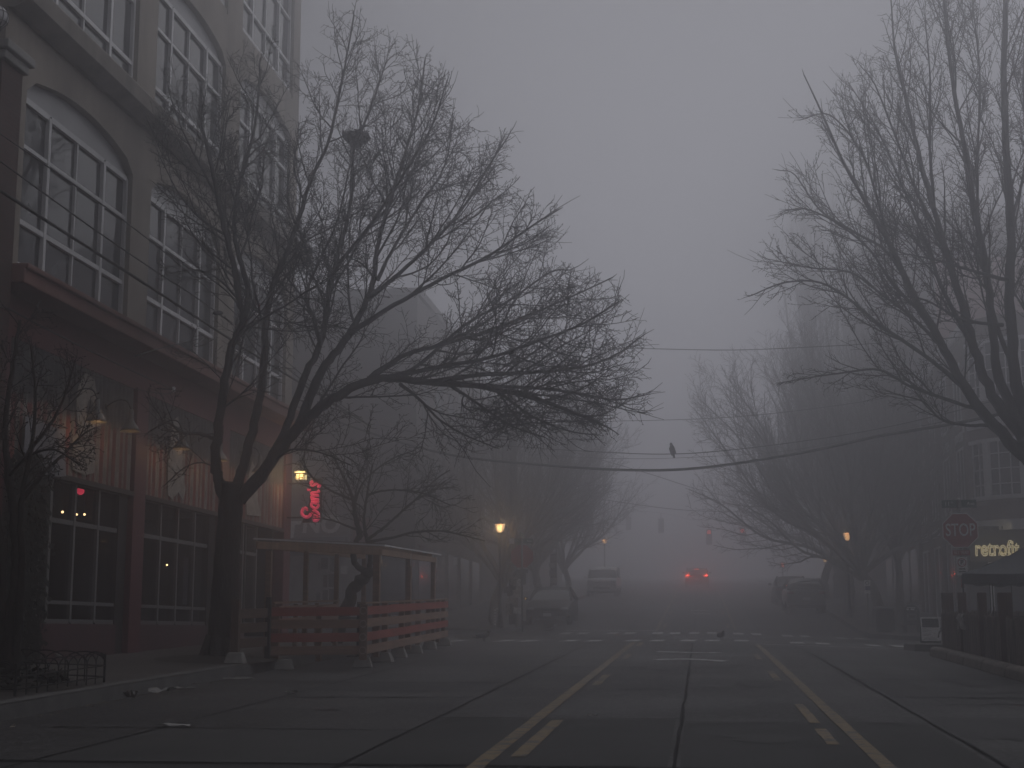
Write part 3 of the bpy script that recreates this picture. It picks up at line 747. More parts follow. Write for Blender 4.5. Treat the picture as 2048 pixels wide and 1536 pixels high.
# tavern fascia ledge and wall
fa = MB(); fa.box(XW - .5, XW + .48, Y0, YE + .2, 5.98, 6.22); fa.box(XW - .5, XW + .53, Y0, YE + .24, 6.18, 6.26)
lp(fa, 'fascia', FASC, bevel=.02)
rw = MB(); rw.box(XW - .45, XW, Y0, YE - .003, 5.38, 5.975)
lp(rw, 'red_band', RED)
sy = lambda us: [at_x(u, 1000, XW).y for u in us]
cols = [(19.2, 19.75), tuple(sy((262, 286))), tuple(sy((438, 452))), (sy((566,))[0], YE + .01)]
for a, b in cols: lp(MB().box(XW - .45, XW + .05, a, b, .55, 5.41), 'column', PINK, bevel=.015)
BT = mat('black_trim', (.018, .018, .02), .6, .3, 4)
for a, b in ((sy((245,))[0], cols[1][0] - .002), (sy((425,))[0], cols[2][0] - .002), (19.76, 21.08)): lp(MB().box(XW - .40, XW - .055, a, b, .5, 5.4), 'dark_reveal', BT)
MR = mat('maroon_stall_riser', (.085, .028, .036), .55, .4, 1.3, bump=.2, bscale=20)
for a, b in ((21.1, sy((244.5,))[0]), (cols[1][1] + .003, sy((424.5,))[0]), (cols[2][1] + .003, 31.4)): lp(MB().box(XW - .4, XW - .02, a, b, .5, 1.36), 'stall_riser', MR)

# upper windows: frame with apron and lunette, and its panes
def upper_window(a, b, zs, px=XW - .13):
    f = MB(); W = b - a
    cx = [a, a + .245 * W, a + .50 * W, a + .755 * W, b]
    z = [zs - .02, zs + .62, zs + 1.76, zs + 2.46]
    f.box(px - .06, px + .05, a, b, zs - .19, zs - .02)                     # apron rail
    heavy = .085; thin = .04
    for i, c in enumerate(cx):
        w = heavy if i in (1, 3) else (.06 if i in (0, 4) else thin)
        c0 = min(max(c, a + w / 2), b - w / 2)
        f.box(px - .05, px + (.05 if i != 2 else .03), c0 - w / 2, c0 + w / 2, z[0], z[3])
    for i, q in enumerate(z):
        h = (.07, .075, .06, .09)[i]
        for (c, d, e) in ((cx[0], cx[1], 0), (cx[1], cx[3], 0), (cx[3], cx[4], 0)):
            f.box(px - .045, px + .042, c + .046, d - .046, q - h / 2, q + h / 2)
    fo = lp(f, 'window', FRAME_W)
    p = MB()
    for c, d in zip(cx, cx[1:]):
        for q, r in zip(z, z[1:]):
            k = [px - .015 + random.uniform(-.006, .006) for _ in range(4)]
            p.add([(k[0], c, q), (k[1], d, q), (k[2], d, r), (k[3], c, r)], [(0, 1, 2), (0, 2, 3)])
    pane = lp(p, 'pane', GLASS_UP, None); pane.parent = fo
    # pale lunette panel above the frame
    A = arch(a, b, zs + 2.76, .29); l = MB()
    l.prism([(a, z[3] + .04)] + [(y, q + .02) for y, q in A][0:] + [(b, z[3] + .04)], px - .04, px + .0, 'YZ')
    lu = lp(l, 'lunette', PANEL_W, None); lu.parent = fo
    ap = MB(); ap.box(px - .05, px + .02, a, b, zs - .34, zs - .195); o = lp(ap, 'apron', PANEL_W, None); o.parent = fo
    # dark blind box inside one pane
    return fo
for fi, zs in enumerate(FLOORS):
    for a, b in BAYS[1:]:
        if fi == 0: upper_window(a, b, zs + .08)
        else: upper_window(a, b, zs + .15)
for a, b in BAYS[1:]: lp(MB().box(XW - .5, XW - .04, a, b, 6.265, 6.33), 'window_sill', PANEL_W)

# tavern windows
def shop_window(cols_, z=(1.38, 1.68, 2.91, 3.56), px=XW - .12):
    f = MB()
    for i, c in enumerate(cols_):
        w = .085 if i in (0, len(cols_) - 1) else .07
        f.box(px - .05, px + .05, c - w / 2, c + w / 2, z[0], z[-1])
    for q, h in zip(z, (.10, .055, .07, .08)):
        for c, d in zip(cols_, cols_[1:]): f.box(px - .045, px + .045, c + .044, d - .044, q - h / 2, q + h / 2)
    fo = lp(f, 'shop_window', FRAME_G)
    p = MB().add([(px, cols_[0], z[0]), (px, cols_[-1], z[0]), (px, cols_[-1], z[-1]), (px, cols_[0], z[-1])], [(0, 1, 2, 3)]); g = lp(p, 'pane', GLASS_SHOP, None); g.parent = fo
    return fo
sy = lambda us: [at_x(u, 1100, XW - .12).y for u in us]
shop_window(sy([92, 141, 189, 241])); shop_window(sy([277, 315, 350, 384, 422])); shop_window(sy([452, 482, 509]))
# door recess at the corner bay
dr = MB(); dr.box(XW - .9, XW - .85, 31.5, 33.5, .6, 3.5); lp(dr, 'door', mat('black_door', (.012, .012, .013), .4, .3, 5))
for a, b in ((31.42, 31.5), (33.47, 33.545)): lp(MB().box(XW - .9, XW - .06, a, b, .6, 3.56), 'door_jamb', MATS['black_trim'])
# dim interior
inn = MB(); INT = mat('dim_interior', (.018, .014, .012), .9, .4, 1.2)
inn.box(-15.5, -15.4, 19.7, 34, .55, 3.9); inn.box(-15.4, XW - .5, 19.7, 19.8, .55, 3.9); inn.box(-15.4, XW - .95, 34.1, 34.2, .55, 3.9)
inn.box(-15.4, XW - .42, 19.8, 34.1, .5, .56); inn.box(-15.4, XW - .42, 19.8, 34.1, 3.85, 3.9)
lp(inn, 'interior', INT)

# corrugated painted panels over the windows
def mural_mat():
    m = mat('weathered_mural', (.3, .3, .28), .7, .3, 2.); nt = m.node_tree; b = nt.nodes['Principled BSDF']
    tc = _n(nt, 'ShaderNodeTexCoord'); sx = _n(nt, 'ShaderNodeSeparateXYZ'); nt.links.new(tc.outputs['Object'], sx.inputs[0])
    wv = _n(nt, 'ShaderNodeMath', operation='SINE'); ml = _n(nt, 'ShaderNodeMath', operation='MULTIPLY'); ml.inputs[1].default_value = 2 * PI / .27
    nt.links.new(sx.outputs['Y'], ml.inputs[0]); nt.links.new(ml.outputs[0], wv.inputs[0])
    st = _n(nt, 'ShaderNodeMapRange'); st.inputs['From Min'].default_value = -.25; st.inputs['From Max'].default_value = .25; nt.links.new(wv.outputs[0], st.inputs['Value'])
    n1 = _n(nt, 'ShaderNodeTexNoise'); n1.inputs['Scale'].default_value = 3.5; n1.inputs['Detail'].default_value = 9; n1.inputs['Roughness'].default_value = .75
    mp = _n(nt, 'ShaderNodeMapping'); mp.inputs['Scale'].default_value = (1, 1.6, .7); nt.links.new(tc.outputs['Object'], mp.inputs['Vector']); nt.links.new(mp.outputs[0], n1.inputs['Vector'])
    s1 = _n(nt, 'ShaderNodeMix', data_type='RGBA'); s1.inputs[6].default_value = (.30, .27, .24, 1); s1.inputs[7].default_value = (.24, .065, .05, 1); nt.links.new(st.outputs[0], s1.inputs[0])
    # upper part: blue-black night sky with lichen-like pale chips
    zz = _n(nt, 'ShaderNodeMath', operation='MULTIPLY_ADD'); zz.inputs[1].default_value = .9; nt.links.new(n1.outputs['Fac'], zz.inputs[0]); nt.links.new(sx.outputs['Z'], zz.inputs[2])
    up = _n(nt, 'ShaderNodeMapRange'); up.inputs['From Min'].default_value = 4.55 + .45 - loft.location.z; up.inputs['From Max'].default_value = 4.62 + .45 - loft.location.z; nt.links.new(zz.outputs[0], up.inputs['Value'])
    n2 = _n(nt, 'ShaderNodeTexNoise'); n2.inputs['Scale'].default_value = 2.2; n2.inputs['Detail'].default_value = 10; n2.inputs['Roughness'].default_value = .7; nt.links.new(tc.outputs['Object'], n2.inputs['Vector'])
    r2 = _n(nt, 'ShaderNodeValToRGB'); r2.color_ramp.elements[0].position = .42; r2.color_ramp.elements[0].color = (.028, .034, .042, 1); r2.color_ramp.elements[1].position = .72; r2.color_ramp.elements[1].color = (.16, .17, .17, 1); nt.links.new(n2.outputs['Fac'], r2.inputs['Fac'])
    s2 = _n(nt, 'ShaderNodeMix', data_type='RGBA'); nt.links.new(up.outputs[0], s2.inputs[0]); nt.links.new(s1.outputs[2], s2.inputs[6]); nt.links.new(r2.outputs['Color'], s2.inputs[7])
    # grime
    r3 = _n(nt, 'ShaderNodeValToRGB'); r3.color_ramp.elements[0].position = .36; r3.color_ramp.elements[0].color = (.3, .29, .28, 1); r3.color_ramp.elements[1].position = .58; nt.links.new(n1.outputs['Fac'], r3.inputs['Fac'])
    s3 = _n(nt, 'ShaderNodeMix', data_type='RGBA', blend_type='MULTIPLY'); s3.inputs[0].default_value = .8; nt.links.new(s2.outputs[2], s3.inputs[6]); nt.links.new(r3.outputs['Color'], s3.inputs[7])
    nt.links.new(s3.outputs[2], b.inputs['Base Color'])
    return m
MUR = mural_mat()
BONE = mat('flaking_bone_paint', (.33, .31, .28), .8, .45, 5, contrast=(.3, .6))
for a, b in ((19.9, sy((250,))[0]), (cols[1][1] + .01, sy((430,))[0]), (cols[2][1] + .01, cols[3][0] - .02)):
    mb = MB(); n = int((b - a) / .0425)
    for i in range(n + 1):
        y = a + (b - a) * i / n; x = XW - .02 + .022 * math.sin(2 * PI * y / .17)
        mb.v += [(x, y, 3.6), (x, y, 5.375)]
    for i in range(n): mb.f.append((2 * i, 2 * i + 2, 2 * i + 3, 2 * i + 1)); mb.mi.append(0)
    lp(mb, 'painted_panel', MUR, smooth=True)
for a, b in ((21.1, sy((248,))[0]), (cols[1][1] + .01, sy((428,))[0]), (cols[2][1] + .01, cols[3][0] - .02)): lp(MB().box(XW - .3, XW + .05, a, b, 3.52, 3.6), 'panel_ledge', MATS['black_trim'])
# weathered pale painted figures on the panels: a skull-like oval with one dark socket over a collar
def oval(cy_, cz, ry, rz_, x, n=26, wob=.05): return [(cy_ + ry * math.cos(2 * PI * k / n) * (1 + wob * random.uniform(-1, 1)), cz + rz_ * math.sin(2 * PI * k / n) * (1 + wob * random.uniform(-1, 1))) for k in range(n)]
lp(MB().prism(oval(22.55, 4.78, .42, .52, 0), XW + .01, XW + .016, 'YZ'), 'painted_figure', BONE)
lp(MB().prism([(22.1, 3.72), (22.05, 4.2), (22.3, 4.34), (22.55, 4.1), (22.8, 4.3), (22.95, 4.2), (22.95, 3.75), (22.6, 3.68)], XW + .01, XW + .016, 'YZ'), 'painted_figure', BONE)
lp(MB().prism([(26.35, 3.7), (26.3, 4.4), (26.5, 5.1), (26.75, 5.2), (26.95, 4.8), (27.1, 4.2), (27.3, 3.9), (27.2, 3.66), (26.9, 3.8), (26.6, 3.64)], XW + .01, XW + .016, 'YZ'), 'painted_figure', BONE)
lp(MB().prism([(31.2, 3.7), (31.1, 4.3), (31.5, 4.9), (31.9, 4.7), (32.0, 4.1), (32.3, 3.75)], XW + .01, XW + .016, 'YZ'), 'painted_figure', BONE)
so = MB(); so.prism(oval(22.68, 4.70, .15, .2, 0, 18), XW + .018, XW + .021, 'YZ')
lp(so, 'painted_socket', mat('black_paint_patch', (.03, .034, .04), .8, .3, 6))
# pale banner half hidden by the shrubby tree
bn = thing('banner', 'pale blank banner hung over the first tavern window behind the shrubby tree', 'banner', (XW + .09, 20.9, 3.55))
mb = MB(); n = 10
for i in range(n + 1):
    y = -.72 + 1.5 * i / n
    for z in (0, .36, .72): mb.v.append((.03 * math.sin(i * .9 + z * 3), y, z + .03 * math.sin(i * .7)))
for i in range(n):
    for j in range(2): mb.f.append((i * 3 + j, i * 3 + 3 + j, i * 3 + 4 + j, i * 3 + j + 1)); mb.mi.append(0)
mb.build('cloth', mat('dull_banner_cloth', (.22, .23, .26), .8, .2, 3), bn, smooth=True)
MB().tube([(-.02, -.75, .75), (-.02, .8, .76)], .015, 6).build('rod', MATS['black_trim'], bn)

# barn lamps over the panels
SHADE = mat('grey_enamel', (.10, .105, .105), .4, .2, 6); WARM = (1., .56, .24)
BULB = emit('warm_bulb', WARM, 14)
LAMPLBL = ['lit barn lamp above the striped panel nearest the ivy', 'barn lamp beside the crimson column over the skull painting', 'lit barn lamp over the second painted panel just past the crimson column', 'lit barn lamp over the second painted panel nearest the big tree', 'lit barn lamp half hidden behind the forked trunk']
def barn_lamp(i, y, z, power):
    t = thing('wall_lamp', LAMPLBL[i], 'wall lamp', (XW + .03, y, z), 0, 'barn lamps along the tavern front')
    MB().tube(smooth_path([(0, 0, .42), (.18, 0, .52), (.34, 0, .5), (.42, 0, .36)], 4), .013, 6).lathe([(.05, -.01), (.05, .01)], (0, 0, .42), 10, Matrix.Rotation(PI / 2, 3, 'Y')).build('arm', MATS['black_trim'], t, smooth=True)
    MB().lathe([(.03, .36), (.04, .35), (.042, .22), (.055, .17), (.13, .06), (.165, .0), (.155, .0), (.12, .05), (.05, .15), (.01, .18)], (.42, 0, 0), 24).build('lamp_shade', SHADE, t, smooth=True)
    MB().sphere((.42, 0, .07), .05, 12, 8).build('bulb', BULB, t, smooth=True)
    if power:
        l = bpy.data.lights.new('lamp_light', 'POINT'); l.energy = power; l.color = WARM; l.shadow_soft_size = .06
        o = bpy.data.objects.new('lamp_light', l); COL.objects.link(o); o.parent = t; o.location = (.42, 0, -.03)
for i, (y, z, pw) in enumerate(((21.9, 4.42, 6), (23.3, 4.46, 2), (25.75, 4.46, 5), (27.95, 4.5, 4), (30.6, 4.55, 5))): barn_lamp(i, y, z, pw)

# bulbs and red lanterns inside
BL = emit('bare_bulb', (1, .62, .28), 26); RL_ = emit('red_lantern', (1, .06, .12), 3.5)
def hang(name, label, cat, u, v, x, r, m, grp):
    p = at_x(u, v, x); t = thing(name, label, cat, tuple(p), 0, grp)
    MB().sphere((0, 0, 0), r, 12, 8).build('bulb', m, t, smooth=True)
    MB().tube([(0, 0, r), (0, 0, 3.82 - p.z)], .004, 5).build('cord', MATS['black_trim'], t)
for u, v in ((125, 1024), (149, 1026), (153, 1029), (169, 1029), (192, 1031)): hang('hanging_bulb', 'small bare bulb glowing in the row behind the first tavern window', 'light bulb', u, v, -11.2, .021, BL, 'bulbs in a row inside the tavern')
hang('hanging_bulb', 'single white bulb glowing alone behind the second tavern window', 'light bulb', 334, 1130, -11.2, .02, BL, None)
hang('red_lantern', 'round red lantern glowing behind the first tavern window', 'lantern', 161, 982, -10.9, .07, RL_, None)
hang('red_lantern', 'smaller red lantern partly behind a mullion of the first tavern window', 'lantern', 192, 985, -10.9, .05, RL_, None)
MB()
# paper poster in the second window
po = tag(MB().box(XW - .20, XW - .196, 27.95, 28.45, 1.75, 2.65).build('poster', mat('faded_paper', (.25, .26, .3), .8, .4, 9)), 'faded paper notice taped inside the second tavern window', 'poster')

# pink script blade sign on the corner
NEON = emit('pink_sign_face', (1, .07, .17), 1.1)
sg = thing('blade_sign', 'pink lit script sign standing on end at the tavern corner', 'sign', (-8.96, 34.2, 3.77))
S = MB()
def stroke(pts, r):
    S.tube(smooth_path([(p[0], 0, p[1]) for p in pts], 5), [x for x in [r] * ((len(pts) - 1) * 5 + 1)], 8)
# script letters of "Sam's" turned to read upward: along = up, letter height = to the left
def SL(al, ht): return (.20 - ht, al)
def letter(pts, r=.028): stroke([SL(a, h) for a, h in pts], r)
letter([(.10, .16), (.02, .10), (.06, .02), (.17, .02), (.24, .10), (.2, .19), (.12, .24), (.11, .34), (.2, .42), (.3, .38), (.31, .31), (.26, .27)], .036)   # S
letter([(.15, .10), (.12, .06), (.08, .09), (.11, .13), (.17, .11)], .018)
letter([(.42, .20), (.36, .19), (.31, .11), (.34, .03), (.40, .04), (.44, .13), (.44, .20), (.44, .06), (.48, .02)], .03)                                       # a
letter([(.50, .20), (.51, .02), (.53, .15), (.58, .2), (.60, .02), (.62, .15), (.67, .2), (.69, .02), (.73, .05)], .026)                                      # m
letter([(.745, .30), (.735, .22)], .028)                                                                                                                        # '
letter([(.80, .05), (.84, .0), (.9, .04), (.87, .12), (.84, .17), (.90, .22), (.94, .17)], .034)                                                               # s
S.build('letters', NEON, sg, smooth=True)
bk = MB(); bk.prism([(-.22, -.02), (.245, -.02), (.245, 1.0), (-.02, 1.0), (-.06, .45)], .04, .10, 'XZ'); bk.build('backing', MATS['black_trim'], sg, bevel=.01)
MB().tube([(-.62, .07, .9), (.2, .07, .9)], .02, 6).build('bracket', MATS['black_trim'], sg); MB().tube([(-.62, .07, .1), (.0, .07, .1)], .02, 6).build('bracket', MATS['black_trim'], sg)
l = bpy.data.lights.new('sign_glow', 'POINT'); l.energy = 2; l.color = (1, .12, .22); l.shadow_soft_size = .2
o = bpy.data.objects.new('sign_glow', l); COL.objects.link(o); o.parent = sg; o.location = (0, -.35, .5)
# lit drum lamp above the sign
dl = thing('drum_lamp', 'bright yellow drum lamp above the pink script sign', 'wall lamp', (-9.16, 34.0, 4.76))
LAMPY = emit('yellow_lamp_glass', (1, .78, .36), 5)
MB().lathe([(.0, -.02), (.135, -.02), (.14, .03), (.13, .09), (.0, .09)], n=20).build('lamp_glass', LAMPY, dl, smooth=False)
MB().lathe([(.15, .125), (.155, .14), (.15, .155), (.09, .17), (.0, .18), (.0, .165)], n=20).build('rim', LAMPY, dl, smooth=True)
cg = MB(); cg.lathe([(.145, .095), (.15, .12), (.12, .12)], n=20)
for k in range(8):
    a = 2 * PI * k / 8; cg.bar((.142 * math.cos(a), .142 * math.sin(a), -.03), (.142 * math.cos(a), .142 * math.sin(a), .1), .012)
cg.build('cage', MATS['black_trim'], dl)
MB().tube([(-.5, .05, .3), (-.2, .03, .36), (0, 0, .32), (0, 0, .17)], .015, 6).build('arm', MATS['black_trim'], dl)
l = bpy.data.lights.new('drum_light', 'POINT'); l.energy = 30; l.color = (1, .66, .34); l.shadow_soft_size = .12
o = bpy.data.objects.new('drum_light', l); COL.objects.link(o); o.parent = dl; o.location = (0, -.28, .05)

# ------------------------------------------------------------------ brick neighbour at the left edge
BRK = brick('dark_red_brick', (.10, .042, .034), (.075, .036, .03), (.06, .055, .05), axis='XY')
STONE = mat('pale_cap_stone', (.26, .255, .25), .8, .25, 3)
bb = thing('brick_building', 'dark red brick building with a stone-capped pier at the left edge', 'building', (XW, 18, gz(XW, 18)))
def bp_(mb, name, m, **kw):
    mb.v = [(a - bb.location.x, b - bb.location.y, c - bb.location.z) for a, b, c in mb.v]; return mb.build(name, m, bb, **kw)
mb = MB(); mb.box(-20, XW + .02, -20, 18.48, -.6, 9.6); bp_(mb, 'wall', BRK)
mb = MB(); mb.box(XW - .3, XW + .30, 18.5, 19.12, .3, 8.97); bp_(mb, 'pier', BRK)
mb = MB(); mb.box(XW - .35, XW + .37, 18.44, 19.18, 8.97, 9.09); mb.box(XW - .35, XW + .43, 18.38, 19.24, 9.095, 9.22); bp_(mb, 'pier_cap', STONE, bevel=.02)
mb = MB(); mb.box(XW - .2, XW + .10, 15.2, 18.49, 7.95, 8.15); bp_(mb, 'string_course', STONE)
gl = thing('globe_lamp', 'white globe lamp in a wire cage on top of the brick pier', 'lamp', (XW + .11, 18.62, 9.22))
MB().lathe([(.09, 0), (.09, .03), (.055, .06), (.055, .2), (.08, .22), (.08, .26)], n=14).build('base', MATS['black_trim'], gl, smooth=True)
MB().sphere((0, 0, .41), .165, 20, 14).build('globe', mat('milk_glass', (.45, .45, .47), .25, .1, 3), gl, smooth=True)
cg = MB()
for k in range(6):
    a = PI * k / 6
    cg.tube([(.172 * math.cos(q) * math.cos(a), .172 * math.cos(q) * math.sin(a), .41 + .172 * math.sin(q)) for q in [PI * 2 * i / 20 for i in range(21)]], .005, 5)
for q in (-.5, .3): cg.tube([(.172 * math.cos(q) * math.cos(a), .172 * math.cos(q) * math.sin(a), .41 + .172 * math.sin(q)) for a in [PI * 2 * i / 24 for i in range(25)]], .005, 5)
cg.build('cage', MATS['black_trim'], gl)
sn = thing('number_plate', 'small white plate fixed low on the brick at the left edge', 'sign', (XW + .025, 18.4, 2.0))
MB().box(0, .012, -.06, .06, -.045, .045).build('plate', FRAME_W, sn, bevel=.004)
# ivy on the corner
IVY = mat('dark_ivy_leaf', (.010, .015, .009), .75, .5, 6, spec=.2)
iv = thing('ivy', 'dark ivy climbing the wall left of the first tavern window', 'plant', (XW + .05, 20.2, .8))
mb = MB(); rr = random.Random(3)
for k in range(2600):
    z = rr.random() ** 1.1 * 2.95; y = rr.uniform(-.55, .75) * (1 - .25 * z / 3) ; x = abs(rr.gauss(.06, .07)) + .05
    s_ = rr.uniform(.03, .065); n = Vector((1, rr.uniform(-.7, .7), rr.uniform(-.2, .9))).normalized(); u = n.orthogonal().normalized(); u = Matrix.Rotation(rr.uniform(0, 6.3), 3, n) @ u; v_ = n.cross(u)
    c = Vector((x, y, z)); mb.add([c - u * s_, c + v_ * s_ * .8 - u * s_ * .2, c + u * s_ * 1.2, c - v_ * s_ * .8 - u * s_ * .2], [(0, 1, 2, 3)])
mb.build('leaves', IVY, iv, fix=False)
mb = MB()
for k in range(9):
    y = rr.uniform(-.5, .6); mb.tube(smooth_path([(.05, y, 0), (.06, y + rr.uniform(-.2, .2), .9), (.06, y + rr.uniform(-.3, .3), 1.9), (.05, y + rr.uniform(-.3, .3), 2.8)], 3), .012, 5)
mb.build('stems', BARK, iv)
# ------------------------------------------------------------------ street furniture and timber on the near left
WOOD = mat('weathered_brown_timber', (.30, .19, .13), .8, .45, 2.2, stretch=(1, 1, 8), bump=.3, bscale=30)
WOODB = mat('fir_beam', (.46, .31, .21), .75, .35, 2., stretch=(6, 6, 1), bump=.2, bscale=40)
BROWN = mat('brown_board', (.34, .21, .15), .8, .4, 2., stretch=(.4, .4, 6), bump=.25, bscale=40)
OLDB = mat('old_dark_board', (.12, .075, .052), .85, .4, 2., stretch=(.4, .4, 6), bump=.25, bscale=40)
REDB = mat('red_painted_board', (.40, .08, .055), .7, .35, 1.8, stretch=(.4, .4, 5), bump=.2, bscale=40)
BLOCK = mat('cast_concrete_block', (.27, .265, .255), .9, .35, 5, bump=.4, bscale=40)
STEEL = mat('galvanised_steel', (.22, .22, .22), .45, .2, 8, metal=.6)
STEELD = mat('dark_painted_steel', (.022, .022, .024), .7, .3, 8, spec=.25)
def local(mb, o):
    M_ = Matrix.Rotation(-o.rotation_euler.z, 4, 'Z') @ Matrix.Translation(-Vector(o.location))
    mb.v = [tuple(M_ @ Vector(p)) for p in mb.v]; return mb
def part(mb, o, name, m, root=None, **kw):
    r = root or o
    ob = local(mb, r).build(name, m, o, **kw); return ob

# -- red and brown slat fence round the kerbside terrace
FN = [(-6.98, 24.05), (-5.50, 24.55), (-5.76, 34.5)]
fence = thing('terrace_fence', 'red and brown slatted timber fence around the kerbside terrace', 'fence', (-5.5, 24.55, gz(-5.5, 24.55)))
def slat_run(a, b, root, cols_, h0=.205, bh=.142, gap=.073, th=.03, sh=0, name='board'):
    a = Vector((*a, 0)); b = Vector((*b, 0)); d = (b - a).normalized(); nrm = Vector((d.y, -d.x, 0)); L = (b - a).length
    for k, m in enumerate(cols_):
        mb = MB(); z = h0 + k * (bh + gap) + random.uniform(-.006, .006)
        n = max(1, int(L / 2.4))
        for i in range(n):
            p = a + d * (L * i / n + .004); q = a + d * (L * (i + 1) / n - .004)
            dz = random.uniform(-.006, .006); c = [p - nrm * th / 2, p + nrm * th / 2, q + nrm * th / 2, q - nrm * th / 2]
            mb.add([(v.x, v.y, gz(v.x, v.y) + z + dz + e) for e in (0, bh) for v in c], [(0, 3, 2, 1), (4, 5, 6, 7), (0, 1, 5, 4), (1, 2, 6, 5), (2, 3, 7, 6), (3, 0, 4, 7)])
            part(mb, root, name, m, bevel=.004); mb = MB()
CS = [BROWN, REDB, BROWN, REDB]
slat_run(FN[0], FN[1], fence, CS); slat_run(FN[1], FN[2], fence, CS)
def post(x, y, z0, z1, root, m=WOOD, w=.09, name='post'):
    mb = MB().box(x - w / 2, x + w / 2, y - w / 2, y + w / 2, gz(x, y) + z0, gz(x, y) + z1); return part(mb, root, name, m, bevel=.006)
for t in (.06, .5): post(FN[0][0] + (FN[1][0] - FN[0][0]) * t + .03, FN[0][1] + (FN[1][1] - FN[0][1]) * t + .09, .1, 1.0, fence)
post(-5.60, 24.72, .05, 1.06, fence, STEELD)
for t in (.16, .24, .42, .5, .62, .76, .9, .985): post(FN[1][0] + (FN[2][0] - FN[1][0]) * t - .08, FN[1][1] + (FN[2][1] - FN[1][1]) * t, .1, 1.03, fence, w=.1 if t < .9 else .085)
cap = MB(); a, b = Vector((*FN[1], 0)), Vector((*FN[2], 0))
cap.add([(v.x + o, v.y, gz(v.x, v.y) + z) for z in (1.03, 1.055) for v, o in ((a, -.1), (a, .03), (b, .03), (b, -.1))], [(0, 3, 2, 1), (4, 5, 6, 7), (0, 1, 5, 4), (1, 2, 6, 5), (2, 3, 7, 6), (3, 0, 4, 7)])
part(cap, fence, 'cap_rail', WOOD)
rf = mat('pale_reflector_ring', (.5, .4, .38), .4, .1, 5)
dp = MB().box(-5.56, -5.43, 24.50, 24.525, gz(-5.5, 24.5) + .12, gz(-5.5, 24.5) + 1.02); part(dp, fence, 'corner_plate', WOOD)
for k in range(4):
    z = gz(-5.5, 24.5) + .275 + k * .215; mb = MB()
    mb.tube([(-5.495 + .055 * math.cos(q * PI / 10), 24.485, z + .055 * math.sin(q * PI / 10)) for q in range(21)], .006, 6, cap=False); part(mb, fence, 'reflector', rf)
# -- short brown barrier beside the tree
bar = thing('timber_barrier', 'short brown three-board barrier right beside the big tree trunk', 'barrier', (-6.95, 22.9, walk_z(-6.95, 22.9)))
slat_run((-7.13, 22.75), (-6.94, 23.85), bar, [OLDB, OLDB, OLDB], .36, .15, .08, name='board')
post(-7.10, 22.72, .14, 1.12, bar, OLDB, w=.12); post(-6.93, 23.9, .12, 1.15, bar, STEELD, .08)
# -- back rail along the kerb
br = thing('terrace_rail', 'low brown timber rail along the kerb at the back of the terrace', 'railing', (-7.0, 24.6, walk_z(-7.0, 24.6)))
slat_run((-7.0, 24.5), (-7.15, 29.6), br, [BROWN, BROWN], .62, .17, .03)
for y in (24.6, 26.2, 27.9, 29.55): post(-7.05 - (y - 24.5) * .03, y, .15, 1.02, br, w=.07)
cp = MB().bar((-7.05, 24.45, gz(-7, 24.45) + 1.05), (-7.2, 29.65, gz(-7, 29.65) + 1.05), .12, .03); part(cp, br, 'cap_rail', WOOD)
# -- timber shelter with a clear roof
sh = thing('timber_shelter', 'open timber shelter frame with thin clear roof over the kerbside terrace', 'shelter', (-6.5, 28, gz(-6.5, 28)))
FL, FR, BR_, BL_ = (-7.55, 25.7, 2.80), (-5.80, 27.0, 2.745), (-5.93, 33.5, 2.90), (-7.45, 33.2, 2.98)
def pole(x, y, zt, w, name='post'): return part(MB().box(x - w / 2, x + w / 2, y - w / 2, y + w / 2, gz(x, y) + .02, zt), sh, name, WOOD, bevel=.006)
pole(FL[0] + .07, FL[1] + .05, 2.64, .10); pole(FR[0] - .02, FR[1], 2.62, .12); pole(-5.87, 30.3, 2.7, .11); pole(BR_[0], BR_[1], 2.78, .10)
pole(-7.3, 27.6, 2.74, .085); pole(-7.32, 30.1, 2.8, .085); pole(BL_[0], BL_[1], 2.86, .09)
part(MB().bar((FL[0] - .12, FL[1] - .09, 2.735), (FR[0] + .06, FR[1] + .04, 2.68), .06, .13), sh, 'front_beam', WOODB, bevel=.006)
part(MB().bar((FR[0] + .02, FR[1] - .02, 2.675), (BR_[0] + .03, BR_[1] + .1, 2.83), .06, .11), sh, 'side_beam', WOODB, bevel=.006)
part(MB().bar((FL[0], FL[1] + .1, 2.74), (BL_[0], BL_[1], 2.90), .06, .11), sh, 'back_beam', WOODB, bevel=.006)
for t in (.12, .32, .52, .72, .92):
    p = Vector(FL).lerp(Vector(BL_), t); q = Vector(FR).lerp(Vector(BR_), t)
    part(MB().bar(p + Vector((0, 0, .0)), q + Vector((.05, 0, .015)), .045, .07), sh, 'rafter', WOODB)
rm = thin_glass('clear_roof_sheet', (.62, .64, .66), .16)
rs = MB(); n = 40
for i in range(n + 1):
    t = i / n; p = Vector(FL).lerp(Vector(BL_), t) + Vector((-.15, -.12 + .2 * t, .055)); q = Vector(FR).lerp(Vector(BR_), t) + Vector((.12, -.12 + .3 * t, .075)); w_ = .008 * math.sin(i * PI / 2)
    rs.v += [(p.x, p.y, p.z + w_), (q.x, q.y, q.z + w_)]
for i in range(n): rs.f.append((2 * i, 2 * i + 1, 2 * i + 3, 2 * i + 2)); rs.mi.append(0)
part(rs, sh, 'roof_sheet', rm, smooth=True)
edge = mat('pale_roof_edging', (.7, .7, .71), .5, .1, 5)
part(MB().bar((FL[0] - .17, FL[1] - .13, 2.845), (FR[0] + .12, FR[1] - .03, 2.79), .02, .03), sh, 'roof_edge', edge)
part(MB().bar((FR[0] + .12, FR[1] - .04, 2.79), (BR_[0] + .14, BR_[1] + .2, 2.955), .02, .03), sh, 'roof_edge', edge)
film = thin_glass('clear_vinyl_sheet', (.72, .74, .76), .10)
